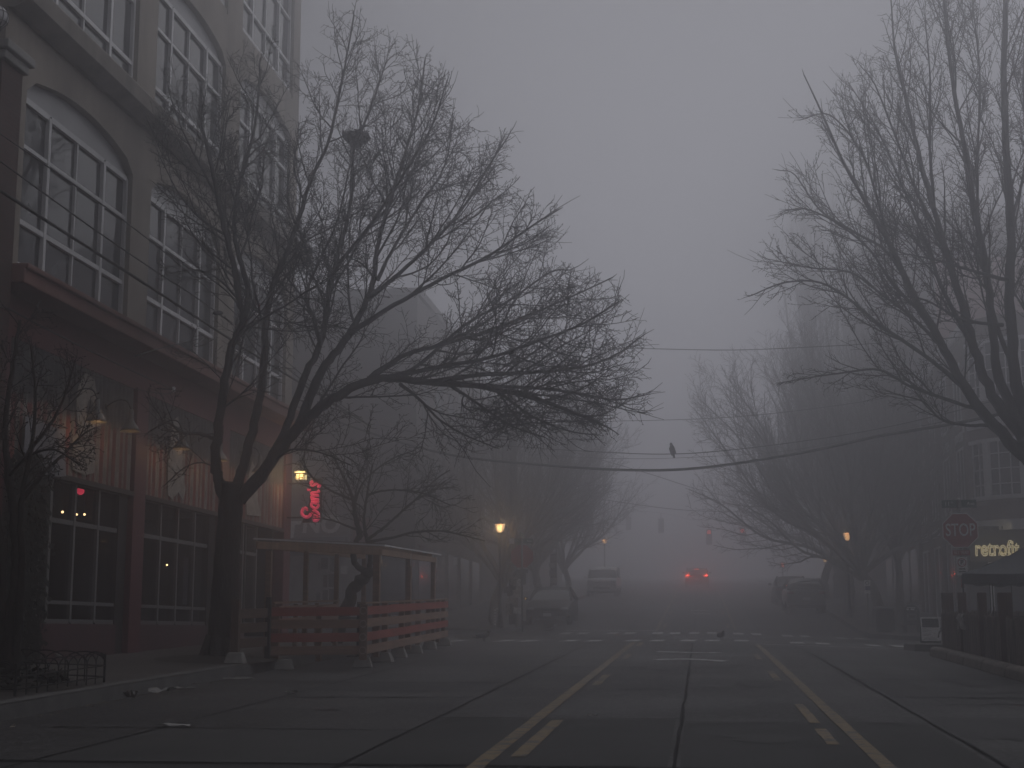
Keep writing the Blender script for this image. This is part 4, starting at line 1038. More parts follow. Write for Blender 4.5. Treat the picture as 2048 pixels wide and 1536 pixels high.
for (a, b) in (((-5.82, 27.1), (-5.87, 30.2)), ((-5.87, 30.4), (-5.93, 33.4))):
    mb = MB(); mb.add([(a[0], a[1], gz(*a) + 1.05), (b[0], b[1], gz(*b) + 1.05), (b[0], b[1], gz(*b) + 1.86), (a[0], a[1], gz(*a) + 1.86)], [(0, 1, 2, 3)]); part(mb, sh, 'clear_sheet', film)
cl = MB()
for (x, y) in ((-5.79, 27.08), (-5.84, 30.2), (-5.90, 33.6)): part(MB().bar((x + .03, y, gz(x, y) + 1.75), (x + .03, y, gz(x, y) + 2.0), .012, .03), sh, 'strap', edge)
o = lettering('number', '2', .17, FRAME_W, (-5.83, 33.42, gz(-5.9, 33.5) + 1.52)); o.parent = sh; o.location = Vector(o.location) - Vector(sh.location)
# stools and table glimpsed inside
def table(x, y, label):
    t = thing('cafe_table', label, 'table', (x, y, gz(x, y) + .02))
    MB().lathe([(.0, .0), (.22, 0), (.22, .02), (.03, .05), (.03, .70), (.0, .70)], n=16).build('leg', STEELD, t); MB().box(-.32, .32, -.3, .3, .70, .74).build('tabletop', mat('pale_tabletop', (.26, .26, .26), .5, .1, 4), t, bevel=.008)
table(-6.35, 27.9, 'small pale-topped table under the timber shelter nearest the street corner'); table(-6.4, 29.9, 'small pale-topped table deeper under the timber shelter')
# -- cast blocks
GB = 'concrete footing blocks along the terrace'
BL_LAB = ['concrete block on the kerb beside the tree trunk', 'concrete block in the gutter below the left end of the red fence', 'concrete block under the corner with the reflector rings',
          'wide concrete block second along the street side of the fence', 'concrete block third along the street side of the fence', 'concrete block fourth along the street side of the fence',
          'concrete block fifth along the street side of the fence', 'concrete block at the far end of the slatted fence']
def cblock(i, x, y, s=1., onwalk=False, rz=0):
    t = tag(bpy.data.objects.new('concrete_block', None), BL_LAB[i], 'block', GB) if 0 else None
    mb = MB(); b, c, h = .155 * s, .105, .165
    mb.add([(-b, -.15, 0), (b, -.15, 0), (b, .15, 0), (-b, .15, 0), (-c * s, -.10, h), (c * s, -.10, h), (c * s, .10, h), (-c * s, .10, h)], [(0, 3, 2, 1), (4, 5, 6, 7), (0, 1, 5, 4), (1, 2, 6, 5), (2, 3, 7, 6), (3, 0, 4, 7)])
    o = mb.build('concrete_block', BLOCK, bevel=.012); o.location = (x, y, (walk_z if onwalk else gz)(x, y)); o.rotation_euler = (0, 0, rz); tag(o, BL_LAB[i], 'block', GB)
cblock(0, -7.02, 22.5, 1, True, .1); cblock(1, -6.60, 23.75, 1., False, .2); cblock(2, -5.52, 24.62, 1.05, False, .15)
for i, (y, s) in enumerate(((26.4, 1.35), (28.1, 1.1), (30.0, 1.1), (32.0, 1.05), (34.2, 1.05))): cblock(3 + i, -5.53 - (y - 24.55) * .026, y, s, False, random.uniform(-.1, .1))

# -- hoop edging round the tree pit
hf = thing('hoop_edging', 'low black iron hoop edging around the tree pit at the left edge', 'fence', (-7.75, 16.6, walk_z(-7.75, 16.6)))
def hoop_side(a, b, n):
    mb = MB(); a = Vector(a); b = Vector(b); st = (b - a) / n
    for i in range(-1, n):
        p = a + st * max(i, 0) if i >= 0 else a; q = a + st * min(i + 2, n)
        if i < 0: q = a + st
        zb = lambda v: walk_z(v.x, v.y)
        pts = [Vector((p.x, p.y, zb(p)))]
        for k in range(11):
            t = k / 10; c = p.lerp(q, .5 - .5 * math.cos(PI * t)); pts.append(Vector((c.x, c.y, zb(c) + .24 + .12 * math.sin(PI * t))))
        pts.append(Vector((q.x, q.y, zb(q)))); mb.tube(pts, .008, 5)
    za, zb_ = walk_z(a.x, a.y), walk_z(b.x, b.y)
    mb.bar((a.x, a.y, za + .07), (b.x, b.y, zb_ + .07), .014); mb.bar((a.x, a.y, za + .2), (b.x, b.y, zb_ + .2), .014)
    mb.bar((b.x, b.y, zb_), (b.x, b.y, zb_ + .34), .022)
    part(mb, hf, 'hoop_panel', STEELD)
c4 = [(-8.4, 15.3, 0), (-7.15, 15.3, 0), (-7.15, 17.7, 0), (-8.4, 17.7, 0)]
hoop_side(c4[0], c4[1], 5); hoop_side(c4[1], c4[2], 9); hoop_side(c4[2], c4[3], 5)
pl = thing('ground_plant', 'low dark leafy plants inside the hoop edging', 'plant', (-7.75, 16.6, walk_z(-7.75, 16.6)))
mb = MB()
for k in range(520):
    a = rr.uniform(0, 6.3); r_ = rr.uniform(0, 1) ** .5; c = Vector((.5 * r_ * math.cos(a), 1.05 * r_ * math.sin(a), rr.uniform(.02, .26) * (1.1 - .6 * r_)))
    n = Vector((rr.uniform(-.8, .8), rr.uniform(-.8, .8), 1)).normalized(); u = Matrix.Rotation(rr.uniform(0, 6.3), 3, n) @ n.orthogonal().normalized(); v_ = n.cross(u); s_ = rr.uniform(.03, .07)
    mb.add([c - u * s_, c + v_ * s_ * .5, c + u * s_ * 1.3, c - v_ * s_ * .5], [(0, 1, 2, 3)])
mb.build('leaves', IVY, pl, fix=False)
# -- litter
PAPER = mat('wet_paper', (.27, .265, .26), .8, .25, 12)
def scrap(x, y, w, l, rz, label, onwalk=False, name='paper_scrap', cat='litter', m=PAPER, crumple=.012):
    mb = MB(); n = 5
    for i in range(n + 1):
        for j in range(4):
            px = (i / n - .5) * l; py = (j / 3 - .5) * w
            mb.v.append((px + rr.uniform(-.1, .1) * l / n, py + rr.uniform(-.15, .15) * w, .012 + crumple * rr.uniform(0, 2)))
    for i in range(n):
        for j in range(3): mb.f.append((i * 4 + j, i * 4 + j + 1, i * 4 + j + 5, i * 4 + j + 4)); mb.mi.append(0)
    o = mb.build(name, m); o.location = (x, y, (walk_z if onwalk else gz)(x, y)); o.rotation_euler = (0, 0, rz); tag(o, label, cat, 'litter near the left kerb')
scrap(-6.5, 21.0, .07, .42, .2, 'long thin white paper strip in the gutter nearest the concrete blocks')
scrap(-6.62, 18.95, .12, .34, .25, 'folded white paper strip lying against the left kerb'); scrap(-6.64, 18.2, .12, .26, .4, 'torn white paper with a turned-up end against the left kerb', crumple=.03)
scrap(-6.62, 17.2, .12, .13, .9, 'crumpled white paper ball in the left gutter', crumple=.05)
scrap(-4.85, 13.75, .13, .3, .1, 'flattened white paper lying alone on the road at lower left')
scrap(-5.0, 18.3, .09, .16, .1, 'small grey paper scrap on the road slab beyond the gutter litter'); scrap(-9.45, 21.6, .1, .1, .3, 'small white cup fragment at the foot of the maroon wall', True, crumple=.06)
scrap(-1.07, 15.1, .05, .1, .4, 'tiny white scrap on the road between the yellow lines')
scrap(3.05, 13.4, .03, .25, .5, 'thin pale twig-like scrap on the right lane', crumple=.02)

mb = MB(); rq = random.Random(77)
for k in range(340):
    y = rq.uniform(11, 30); x = KERB_L + abs(rq.gauss(.1, .16)) + .03 if rq.random() < .75 else rq.uniform(-9.3, -6.95); on = x < KERB_L; z = (walk_z if on else gz)(x, y) + .012; s_ = rq.uniform(.012, .035); a = rq.uniform(0, 6.3)
    u = Vector((math.cos(a), math.sin(a), rq.uniform(-.2, .4))) * s_; v_ = Vector((-math.sin(a), math.cos(a), rq.uniform(-.2, .3))) * s_ * .6; c = Vector((x, y, z)); mb.add([c - u, c - v_, c + u, c + v_], [(0, 1, 2, 3)])
stuff(mb.build('gutter_litter', mat('leaf_litter', (.20, .17, .13), .9, .75, 30, contrast=(.45, .55)), fix=False))
# ------------------------------------------------------------------ vehicles
TYRE = mat('tyre_rubber', (.015, .015, .016), .85, .2, 8); RIM = mat('alloy_rim', (.22, .22, .23), .35, .15, 8, metal=.7)
CARGLASS = glass('car_glass', (.05, .053, .057), .05, .0, .4); CHROME = mat('chrome_trim', (.5, .5, .5), .2, .1, 8, metal=1.)
PLATE = mat('number_plate_white', (.45, .45, .46), .6, .1, 9); LENS = mat('clear_lamp_lens', (.35, .36, .38), .2, .15, 9); REDLENS = mat('red_lamp_lens', (.2, .015, .015), .25, .2, 9)
def vehicle(name, label, cat, body_m, L=4.6, W=1.8, H=1.45, kind='sedan', lit=False, group='parked cars'):
    """front towards -y; origin on the ground at its middle"""
    t = thing(name, label, cat, (0, 0, 0), 0, group)
    hw = W / 2
    if kind == 'sedan': st = [(-.5, .42, .62, .86), (-.485, .30, .72, .95), (-.40, .24, .80, .99), (-.20, .22, .93, 1.), (.0, .22, .95, 1.), (.2, .22, .96, 1.), (.38, .24, .98, .985), (.47, .30, .94, .94), (.5, .42, .78, .86)]
    elif kind == 'suv': st = [(-.5, .45, .78, .88), (-.485, .32, .92, .96), (-.40, .27, 1.0, .99), (-.22, .26, 1.06, 1.), (.0, .26, 1.08, 1.), (.2, .26, 1.09, 1.), (.40, .27, 1.10, .99), (.485, .33, 1.06, .96), (.5, .45, .95, .9)]
    else: st = [(-.5, .45, .9, .9), (-.485, .34, 1.05, .97), (-.40, .28, 1.15, 1.), (-.2, .28, 1.2, 1.), (0, .28, 1.2, 1.), (.25, .28, 1.2, 1.), (.42, .28, 1.2, 1.), (.49, .33, 1.2, .99), (.5, .45, 1.15, .97)]
    b = MB(); n = 12
    for f, zb, zs, wf in st:
        w = hw * wf; ring = [(-w * .86, zb), (-w * .97, zb + .07), (-w, zb + (zs - zb) * .45), (-w * .985, zs - .10), (-w * .9, zs - .02), (-w * .45, zs + .025), (w * .45, zs + .025), (w * .9, zs - .02), (w * .985, zs - .10), (w, zb + (zs - zb) * .45), (w * .97, zb + .07), (w * .86, zb)]
        b.v += [(x, f * L, z) for x, z in ring]
    for i in range(len(st) - 1):
        for k in range(n):
            k2 = (k + 1) % n; b.f.append((i * n + k, i * n + k2, (i + 1) * n + k2, (i + 1) * n + k)); b.mi.append(0)
    b.f += [tuple(range(n)), tuple((len(st) - 1) * n + k for k in range(n))[::-1]]; b.mi += [0, 0]
    bo = b.build('body', body_m, t, smooth=True); s = bo.modifiers.new('sub', 'SUBSURF'); s.levels = s.render_levels = 2
    # greenhouse: glass band and roof
    if kind == 'sedan': g = [(-.22, .93, .93, .86), (-.06, .95, H - .03, .72), (.10, .96, H, .72), (.24, .97, H - .05, .70), (.40, .98, .99, .80)]
    elif kind == 'suv': g = [(-.24, 1.04, 1.05, .88), (-.12, 1.06, H - .05, .76), (.10, 1.07, H, .77), (.38, 1.08, H - .04, .74), (.475, 1.06, 1.1, .8)]
    else: g = [(-.40, 1.12, 1.14, .92), (-.30, 1.18, H - .08, .86), (0, 1.18, H, .88), (.40, 1.18, H, .88), (.485, 1.15, H - .1, .86)]
    gg = MB(); m = 8
    for f, zb, zt, wf in g:
        wt = hw * wf; wb = hw * .93
        gg.v += [(x, f * L, z) for x, z in ((-wb, zb - .03), (-(wb * .5 + wt * .5) - .0, (zb + zt) / 2), (-wt, zt - .03), (-wt * .6, zt), (wt * .6, zt), (wt, zt - .03), ((wb * .5 + wt * .5), (zb + zt) / 2), (wb, zb - .03))]
    for i in range(len(g) - 1):
        for k in range(m):
            k2 = (k + 1) % m; gg.m = 1 if (k in (2, 3, 4) and 0 < i < len(g) - 2) else 0
            gg.f.append((i * m + k, i * m + k2, (i + 1) * m + k2, (i + 1) * m + k)); gg.mi.append(gg.m)
    go = gg.build('windows', [CARGLASS, body_m], t, smooth=True); s = go.modifiers.new('sub', 'SUBSURF'); s.levels = s.render_levels = 2
    for sx in (-1, 1):                                  # pillars
        for i, j in ((0, 1), (2, 2), (3, 4)):
            f, zb, zt, wf = g[i]; f2, zb2, zt2, wf2 = g[j]
            p = (sx * hw * .925, (f if i != j else f) * L, zb); q = (sx * hw * (wf2 if i < 3 else wf), (f2 if i < 3 else f) * L, (zt2 if i < 3 else zt) - .01)
            if i == 3: p = (sx * hw * .90, f2 * L, zb2); q = (sx * hw * wf, f * L, zt - .01)
            MB().tube([p, ((p[0] + q[0]) / 2 * 1.015, (p[1] + q[1]) / 2, (p[2] + q[2]) / 2 + .01), q], .03, 6).build('pillar', body_m, t, smooth=True)
        MB().sphere((sx * (hw + .10), g[0][0] * L + .28, g[0][1] + .07), .1, 10, 8, (1, .55, .7)).build('mirror', body_m, t, smooth=True)
    rW = .33 if kind == 'sedan' else .37
    for fx in (-.315, .30):
        for sx in (-1, 1):
            M_ = Matrix.Rotation(PI / 2, 3, 'Y'); mb = MB().lathe([(rW * .62, -.1), (rW * .92, -.105), (rW, -.07), (rW, .07), (rW * .92, .105), (rW * .62, .1)], (sx * (hw - .12), fx * L, rW), 22, M_)
            w_ = mb.build('wheel', TYRE, t, smooth=True)
            r_ = MB().lathe([(0, -.06), (rW * .2, -.07), (rW * .6, -.095), (rW * .64, -.08), (rW * .64, .08), (rW * .6, .095), (rW * .2, .07), (0, .06)], (sx * (hw - .12), fx * L, rW), 18, M_).build('rim', RIM, w_, smooth=True)
    zf = st[1][2]; y0 = -L / 2; y1 = L / 2
    for sx in (-1, 1):
        MB().sphere((sx * hw * .70, y0 + .16, zf - .09), .2, 12, 8, (1.0, .9, .38)).build('headlight', LENS, t, smooth=True)
        tl = emit('brake_light', (1, .12, .05), 10) if lit else REDLENS
        MB().sphere((sx * hw * .74, y1 - .09, st[-2][2] - .12), .17, 12, 8, (1.05, .75, .45)).build('tail_light', tl, t, smooth=True)
    MB().box(-hw * .55, hw * .55, y0 - .03, y0 + .05, .48, .60).build('grille', STEELD, t, bevel=.02)
    MB().tube(smooth_path([(-hw * .68, y0 + .10, zf - .13), (-hw * .3, y0 - .0, zf - .17), (0, y0 - .02, zf - .18), (hw * .3, y0 - .0, zf - .17), (hw * .68, y0 + .10, zf - .13)], 4), .018, 6).build('chrome_bar', CHROME, t, smooth=True)
    MB().box(-.16, .16, y0 - .05, y0 - .03, .36, .48).build('number_plate', PLATE, t); MB().box(-.16, .16, y1 + .005, y1 + .02, .62, .74).build('number_plate', PLATE, t)
    MB().box(-hw * .85, hw * .85, y0 - .02, y0 + .12, .24, .36).build('bumper', STEELD, t, bevel=.03); MB().box(-hw * .85, hw * .85, y1 - .12, y1 + .02, .27, .42).build('bumper', STEELD, t, bevel=.03)
    if lit: MB().box(-.16, .16, g[3][0] * L + .12, g[3][0] * L + .2, H - .1, H - .075).build('high_brake_light', emit('brake_light', (1, .12, .05), 10), t)
    return t
def park(t, x, y, rz=0.):
    sl = (gz(x, y + 1.5) - gz(x, y - 1.5)) / 3
    t.location = (x, y, gz(x, y) + .0); t.rotation_euler = (math.atan(sl) * math.cos(rz), -math.atan(sl) * math.sin(rz) * 0, rz)
    return t
PAINT_D = mat('black_car_paint', (.018, .019, .022), .5, .1, 5, spec=.25); PAINT_G = mat('grey_car_paint', (.2, .205, .215), .3, .1, 5); PAINT_S = mat('silver_car_paint', (.62, .62, .63), .4, .1, 5)
sedan = park(vehicle('parked_car', 'dark sedan parked facing us beyond the side street behind the plastered pole', 'car', PAINT_D, 4.6, 1.8, 1.43), -5.88, 61.0)
park(vehicle('parked_van', 'pale boxy van parked far up the left kerb, half lost in fog', 'van', PAINT_S, 5.0, 1.9, 1.8, 'van'), -5.85, 94.)
park(vehicle('parked_car', 'grey hatchback nearest of the cars parked along the right kerb', 'car', PAINT_G, 4.4, 1.8, 1.55, 'suv'), 4.72, 70.5, PI)
park(vehicle('parked_car', 'dark car parked in front of the grey hatchback on the right kerb', 'car', PAINT_D, 4.5, 1.8, 1.45), 4.7, 80., PI)
moving = park(vehicle('moving_car', 'car stopped in the middle lane with its red brake lights glowing in fog', 'car', PAINT_D, 4.5, 1.85, 1.5, 'suv', True, None), -.15, 117., PI)
for sx in (-1, 1):
    l = bpy.data.lights.new('brake_glow', 'POINT'); l.energy = 130; l.color = (1, .1, .06); l.shadow_soft_size = .15
    o = bpy.data.objects.new('brake_glow', l); COL.objects.link(o); o.parent = moving; o.location = (sx * .68, 2.6, .95)
MB().sphere((-1.02, -.78, .99), .028, 8, 6, (.6, .8, 1.6)).build('amber_marker', emit('amber_marker_light', (1, .5, .14), 5), sedan)
# ------------------------------------------------------------------ beyond the side street: buildings
def building(name, label, x, y):
    return thing(name, label, 'building', (x, y, gz(0, y)))
def bpart(o, mb, name, m, parent=None, **kw):
    mb.v = [(a - o.location.x, b - o.location.y, c - o.location.z) for a, b, c in mb.v]
    return mb.build(name, m, parent or o, **kw)
BRK_G = brick('grey_brown_brick', (.26, .23, .215), (.23, .20, .19), (.25, .235, .23), axis='XY')
BRK_R = brick('faded_red_brick', (.5, .13, .11), (.42, .12, .10), (.28, .2, .18), axis='XY')
SIDING = mat('pale_lap_siding', (.33, .33, .335), .8, .3, 1.5, stretch=(.2, .2, 6))
PALEW = mat('whitewashed_wall', (.5, .5, .51), .85, .35, 1.6)
NAVY = mat('navy_awning', (.045, .052, .075), .7, .3, 2)
GREYW = mat('grey_render', (.22, .21, .21), .85, .3, 1.)
TRIM_W = mat('white_trim', (.8, .8, .81), .6, .15, 3)
DARKG = glass('dark_far_glass', (.04, .042, .048), .1, .03, .4)
def win_grid(o, x, ys, zs, w, h, face, frame=TRIM_W, depth=.12, mull=1):
    """windows with frames on a wall; face +1 looks to +x, -1 to -x"""
    for z in zs:
        for y in ys:
            f = MB(); t = .07
            for a, b, c, d in ((y - w / 2, y + w / 2, z, z + t), (y - w / 2, y + w / 2, z + h - t, z + h), (y - w / 2, y - w / 2 + t, z + t, z + h - t), (y + w / 2 - t, y + w / 2, z + t, z + h - t)):
                f.box(min(x, x + face * .06), max(x, x + face * .06), a, b, c, d)
            for k in range(mull):
                c = y - w / 2 + w * (k + 1) / (mull + 1); f.box(min(x, x + face * .045), max(x, x + face * .045), c - .025, c + .025, z + t, z + h - t)
            fo = bpart(o, f, 'window', frame)
            p = MB().box(min(x, x + face * .02), max(x, x + face * .02), y - w / 2 + .03, y + w / 2 - .03, z + .03, z + h - .03); po = bpart(o, p, 'pane', DARKG); po.parent = fo
# left, across the side street
LB = building('corner_building', 'grey brick building across the side street behind the timber shelter', -11, 58)
z0 = LB.location.z
bpart(LB, MB().box(-32, -11, 58, 76.5, -.5, 14.75), 'wall', BRK_G)
bpart(LB, MB().box(-32.1, -10.85, 57.85, 76.6, 14.55, 14.85), 'cornice', GREYW)
bpart(LB, MB().box(-32, -13.6, 57.9, 57.995, 4.4, 8.2), 'siding_panel', SIDING)
bpart(LB, MB().box(-32, -13.0, 57.92, 57.996, .9, 4.395), 'painted_ground_floor', PALEW)
bpart(LB, MB().box(-12.95, -11.02, 57.93, 57.997, .9, 4.2), 'dark_shopfront', NAVY)
aw = MB().prism([(57.99, 4.95), (57.0, 4.35), (57.0, 4.18), (57.99, 4.18)], -16.5, -13.7, 'YZ'); bpart(LB, aw, 'awning', NAVY)
for txt, u, v in (('T', 583, 1062), ('NO', 641, 1050)):
    p = at(u, v, 56.9); p2 = at(u, v, 57.86)
    o = lettering('wall_lettering', txt, .95, TRIM_W, (0, 0, 0), LB, shear=.12, depth=.01, bold=.03); o.location = Vector((p2.x, 57.86, p2.z)) - Vector(LB.location)
for k, (u0, v0, u1, v1) in enumerate(((642, 1116, 656, 1138), (660, 1112, 672, 1144), (646, 1150, 655, 1175), (657, 1148, 672, 1174), (645, 1180, 656, 1205), (658, 1178, 672, 1204), (632, 1185, 641, 1204), (636, 1125, 641, 1140))):
    a = at(u0, v1, 57.9); b = at(u1, v0, 57.9)
    col = ((.10, .085, .085), (.34, .34, .34), (.14, .05, .05), (.11, .10, .09), (.06, .06, .065), (.05, .05, .052), (.22, .22, .23), (.2, .2, .2))[k]
    o = MB().box(a.x, b.x, 57.885, 57.9, a.z, b.z).build('poster', mat('flyer_ink_%d' % k, col, .8, .75, 7, contrast=(.4, .6)))
    tag(o, ('small dark flyer at the top of the poster wall behind the shelter', 'white-bordered poster at the top right of the poster wall', 'narrow reddish poster midway up the poster wall', 'brown square poster in the middle of the poster wall', 'black poster low on the left of the poster wall',
            'large black poster low on the right of the poster wall', 'pale leaflet low beside the poster wall', 'thin pale leaflet stuck high beside the poster wall')[k], 'poster', 'posters on the whitewashed wall')
wp = at(688, 1140, 57.9); tag(MB().box(wp.x - .13, wp.x + .13, 57.88, 57.9, wp.z - .16, wp.z + .16).build('notice', TRIM_W), 'plain white notice on the whitewashed wall right of the posters', 'notice')
bpart(LB, MB().box(at(706, 1080, 57.9).x, at(745, 1080, 57.9).x, 57.86, 57.915, at(706, 1085, 57.9).z, at(706, 1035, 57.9).z), 'faded_red_sign', mat('faded_red_sign', (.20, .07, .07), .8, .4, 3))
bpart(LB, MB().box(at(740, 1240, 57.9).x, at(757, 1240, 57.9).x, 57.90, 57.917, 1.3, at(740, 1098, 57.9).z), 'door', mat('grey_door', (.15, .15, .155), .7, .2, 3))
win_grid(LB, -11, [60, 63.2, 66.4, 69.6, 72.8, 75.2], [5.8, 9.6], 1.5, 2.2, 1, GREYW)
for y in (60, 63.5, 67, 70.5, 74): bpart(LB, MB().box(-11, -10.95, y - 1.2, y + 1.2, 2.2, 4.6), 'shop_window', DARKG)
ws = thing('hanging_sign', 'small white projecting sign on the dim shopfront left of the street lamp', 'sign', tuple(at(911, 1122, 66)))
MB().box(-.09, .09, -.02, .02, -.17, .17).build('panel', TRIM_W, ws, bevel=.01); MB().bar((-.5, 0, .2), (.1, 0, .2), .02).build('arm', STEELD, ws)
LB2 = building('row_building', 'lower grey building stepping down behind the first across the side street', -11, 76.6)
bpart(LB2, MB().box(-30, -11.05, 76.65, 99, 0, 13.2), 'wall', GREYW); bpart(LB2, MB().box(-30, -10.8, 76.66, 99.1, 13.0, 13.35), 'cornice', BRK_G)
win_grid(LB2, -11.05, [78.5 + 3.2 * i for i in range(6)], [6.4, 9.6], 1.4, 2.0, 1, TRIM_W)
LB3 = building('row_building', 'faint building at the end of the left row, almost lost in fog', -11, 101)
bpart(LB3, MB().box(-30, -11, 101, 122, 1, 15.5), 'wall', BRK_G); bpart(LB3, MB().box(-30, -10.8, 101, 122.2, 15.3, 15.8), 'cornice', GREYW)
win_grid(LB3, -11, [103.5 + 3.4 * i for i in range(5)], [8, 11.5], 1.5, 2.0, 1, GREYW)

# right: the corner shop with a round bay
XR = 9.8
RB = building('corner_shop', 'brick corner shop with white bands and a rounded white window bay', XR, 55)
BRK_C = brick('shop_brown_brick', (.33, .25, .22), (.28, .22, .195), (.26, .24, .23), axis='XY')
bpart(RB, MB().box(XR, 30, 55.2, 69.5, 0, 12.2), 'wall', BRK_C)
bpart(RB, MB().box(XR - .25, 30.2, 54.95, 69.6, 11.9, 12.25), 'cornice', TRIM_W)
for z in (8.2, 5.05): bpart(RB, MB().box(XR - .06, XR + .02, 55.4, 69.4, z, z + .34), 'white_band', TRIM_W)
for y in (55.5, 58.6, 61.8, 65., 68.3):
    bpart(RB, MB().box(XR - .16, XR + .02, y - .3, y + .3, .9, 11.85), 'pilaster', BRK_C)
win_grid(RB, XR, [57.05, 60.2, 63.4, 66.6], [5.75, 8.9], 2.1, 2.2, -1, TRIM_W, mull=2)
win_grid(RB, XR, [57.05, 60.2, 63.4, 66.6], [1.75], 2.2, 2.9, -1, TRIM_W, mull=1)
# round bay on the corner, three storeys of curved white windows
BC = (11.95, 55.6); BRD = 2.25
def ring(r0, z0_, z1_, a0=150, a1=390, n=30, r1=None):
    mb = MB(); r1 = r1 or r0 - .12
    pts = [(R(a0 + (a1 - a0) * i / n)) for i in range(n + 1)]
    for a in pts:
        for r, z in ((r0, z0_), (r0, z1_), (r1, z1_), (r1, z0_)): mb.v.append((BC[0] + r * math.cos(a), BC[1] + r * math.sin(a), z))
    for i in range(n):
        for k in range(4): mb.f.append((i * 4 + k, i * 4 + (k + 1) % 4, i * 4 + 4 + (k + 1) % 4, i * 4 + 4 + k)); mb.mi.append(0)
    return mb
bpart(RB, ring(BRD, 4.8, 5.78, r1=.3), 'bay_brick', BRK_C, smooth=False)
for z in (4.72, 8.35): bpart(RB, ring(BRD + .07, z, z + .36), 'bay_band', TRIM_W)
bpart(RB, ring(BRD, 8.72, 9.3, r1=.3), 'bay_brick', BRK_C); bpart(RB, ring(BRD, 7.95, 8.34, r1=.3), 'bay_brick', BRK_C); bpart(RB, ring(BRD, 11.5, 12.3, r1=.3), 'bay_brick', BRK_C)
dent = MB()
for zb in (5.62,):
    for i in range(60):
        a = R(170 + 180 * i / 60); dent.box(-.02, .05, -.045, .045, zb, zb + .10, Matrix.Translation((BC[0], BC[1], 0)) @ Matrix.Rotation(a, 4, 'Z') @ Matrix.Translation((BRD, 0, 0)))
bpart(RB, dent, 'dentils', BRK_C)
for zb, zt in ((5.8, 7.95), (9.3, 11.5)):
    bpart(RB, ring(BRD - .1, zb, zt, r1=BRD - .14), 'bay_glass', DARKG)
    f = ring(BRD + .02, zb, zb + .14, r1=BRD - .1); bpart(RB, f, 'bay_sill', TRIM_W); f = ring(BRD + .02, zt - .12, zt, r1=BRD - .1); bpart(RB, f, 'bay_head', TRIM_W)
    for k, a in enumerate((181, 216, 251, 286, 321, 356)):
        M_ = Matrix.Translation((BC[0], BC[1], 0)) @ Matrix.Rotation(R(a), 4, 'Z')
        bpart(RB, MB().box(BRD - .12, BRD + .03, -.12, .12, zb + .14, zt - .12, M_), 'bay_mullion', TRIM_W)
        for q in (.36, .68):
            a2 = a + 35 * q; M2 = Matrix.Translation((BC[0], BC[1], 0)) @ Matrix.Rotation(R(a2), 4, 'Z')
            if a < 356: bpart(RB, MB().box(BRD - .1, BRD - .05, -.016, .016, zb + .14, zt - .12, M2), 'glazing_bar', TRIM_W)
    for q in (.25, .5, .75): bpart(RB, ring(BRD - .06, zb + (zt - zb) * q - .015, zb + (zt - zb) * q + .015, 181, 356, 30, BRD - .1), 'glazing_ring', TRIM_W)
# shopfront below the bay: sign board with outlined neon script
OLIVE = mat('dark_olive_fascia', (.075, .07, .05), .6, .2, 3)
p0 = at(1940, 1122, 54.0); p1 = at(2075, 1060, 54.0)
bpart(RB, MB().box(p0.x, 15.5, 54.02, 55.19, p0.z, p1.z), 'sign_board', OLIVE)
bpart(RB, MB().box(p0.x - .1, 15.6, 53.9, 55.18, p1.z + .003, p1.z + .14), 'sign_cornice', OLIVE)
for i in range(7):
    p = at(1972 + i * 17, 1058, 53.95); bpart(RB, MB().box(p.x - .07, p.x + .07, 53.8, 53.9, p.z - .02, p.z + .09), 'sign_spotlight', STEELD)
bpart(RB, MB().box(p0.x + .06, 15.4, 54.6, 55.18, .9, p0.z - .003), 'shopfront_wall', mat('dark_shopfront_wall', (.05, .047, .047), .7, .3, 2))
for x in (10.15, 11.5, 12.9): bpart(RB, MB().box(x - .08, x + .08, 54.5, 54.6, .95, p0.z - .01), 'shopfront_post', TRIM_W)
bpart(RB, MB().box(10.3, 11.4, 54.56, 54.59, 1.7, 3.6), 'shop_window', DARKG); bpart(RB, MB().box(11.6, 12.8, 54.56, 54.59, 1.7, 3.6), 'shop_window', DARKG)
NEONY = emit('yellow_neon_tube', (1, .86, .52), 1.7); NEON2 = emit('dim_neon_letters', (1, .86, .52), .7)
q = at(1994, 1098, 53.95); me = text_mesh('retrofit', .78, outline=.017, spacing=1.03); me.materials.clear(); me.materials.append(NEONY)
ns = bpy.data.objects.new('neon_sign', me); COL.objects.link(ns); ns.rotation_euler = (PI / 2, 0, 0); ns.location = (q.x, 53.96, q.z); me.transform(Matrix.Diagonal((.63, .95, 1, 1)))
tag(ns, 'glowing yellow outlined word sign on the fascia behind the black canopy', 'sign')
q = at(2022, 1108, 53.95); h = lettering('small_lettering', 'HOME', .19, NEON2, (q.x, 53.97, q.z), spacing=1.3, depth=.01, sx=1.4); tag(h, 'small lit capital letters under the yellow neon word', 'sign')
lt = bpy.data.lights.new('sign_light', 'AREA'); lt.energy = 4; lt.color = (1, .85, .5); lt.size = 1.8; lt.size_y = .4
o = bpy.data.objects.new('sign_light', lt); COL.objects.link(o); o.parent = ns; o.location = (0, 0, .35); o.rotation_euler = (0, 0, 0)
# lit door edge on the side of the shop
q = at(1797, 1163, 72); dl_ = thing('lit_doorway', 'thin warm L-shaped strip of light at a dark doorway beyond the newspaper box', 'light', (q.x, q.y, q.z))
MB().box(-.035, .035, 0, .03, -.3, .28).box(.035, .2, 0, .03, .24, .28).build('strip', emit('warm_strip', (1, .5, .22), 1.8), dl_)
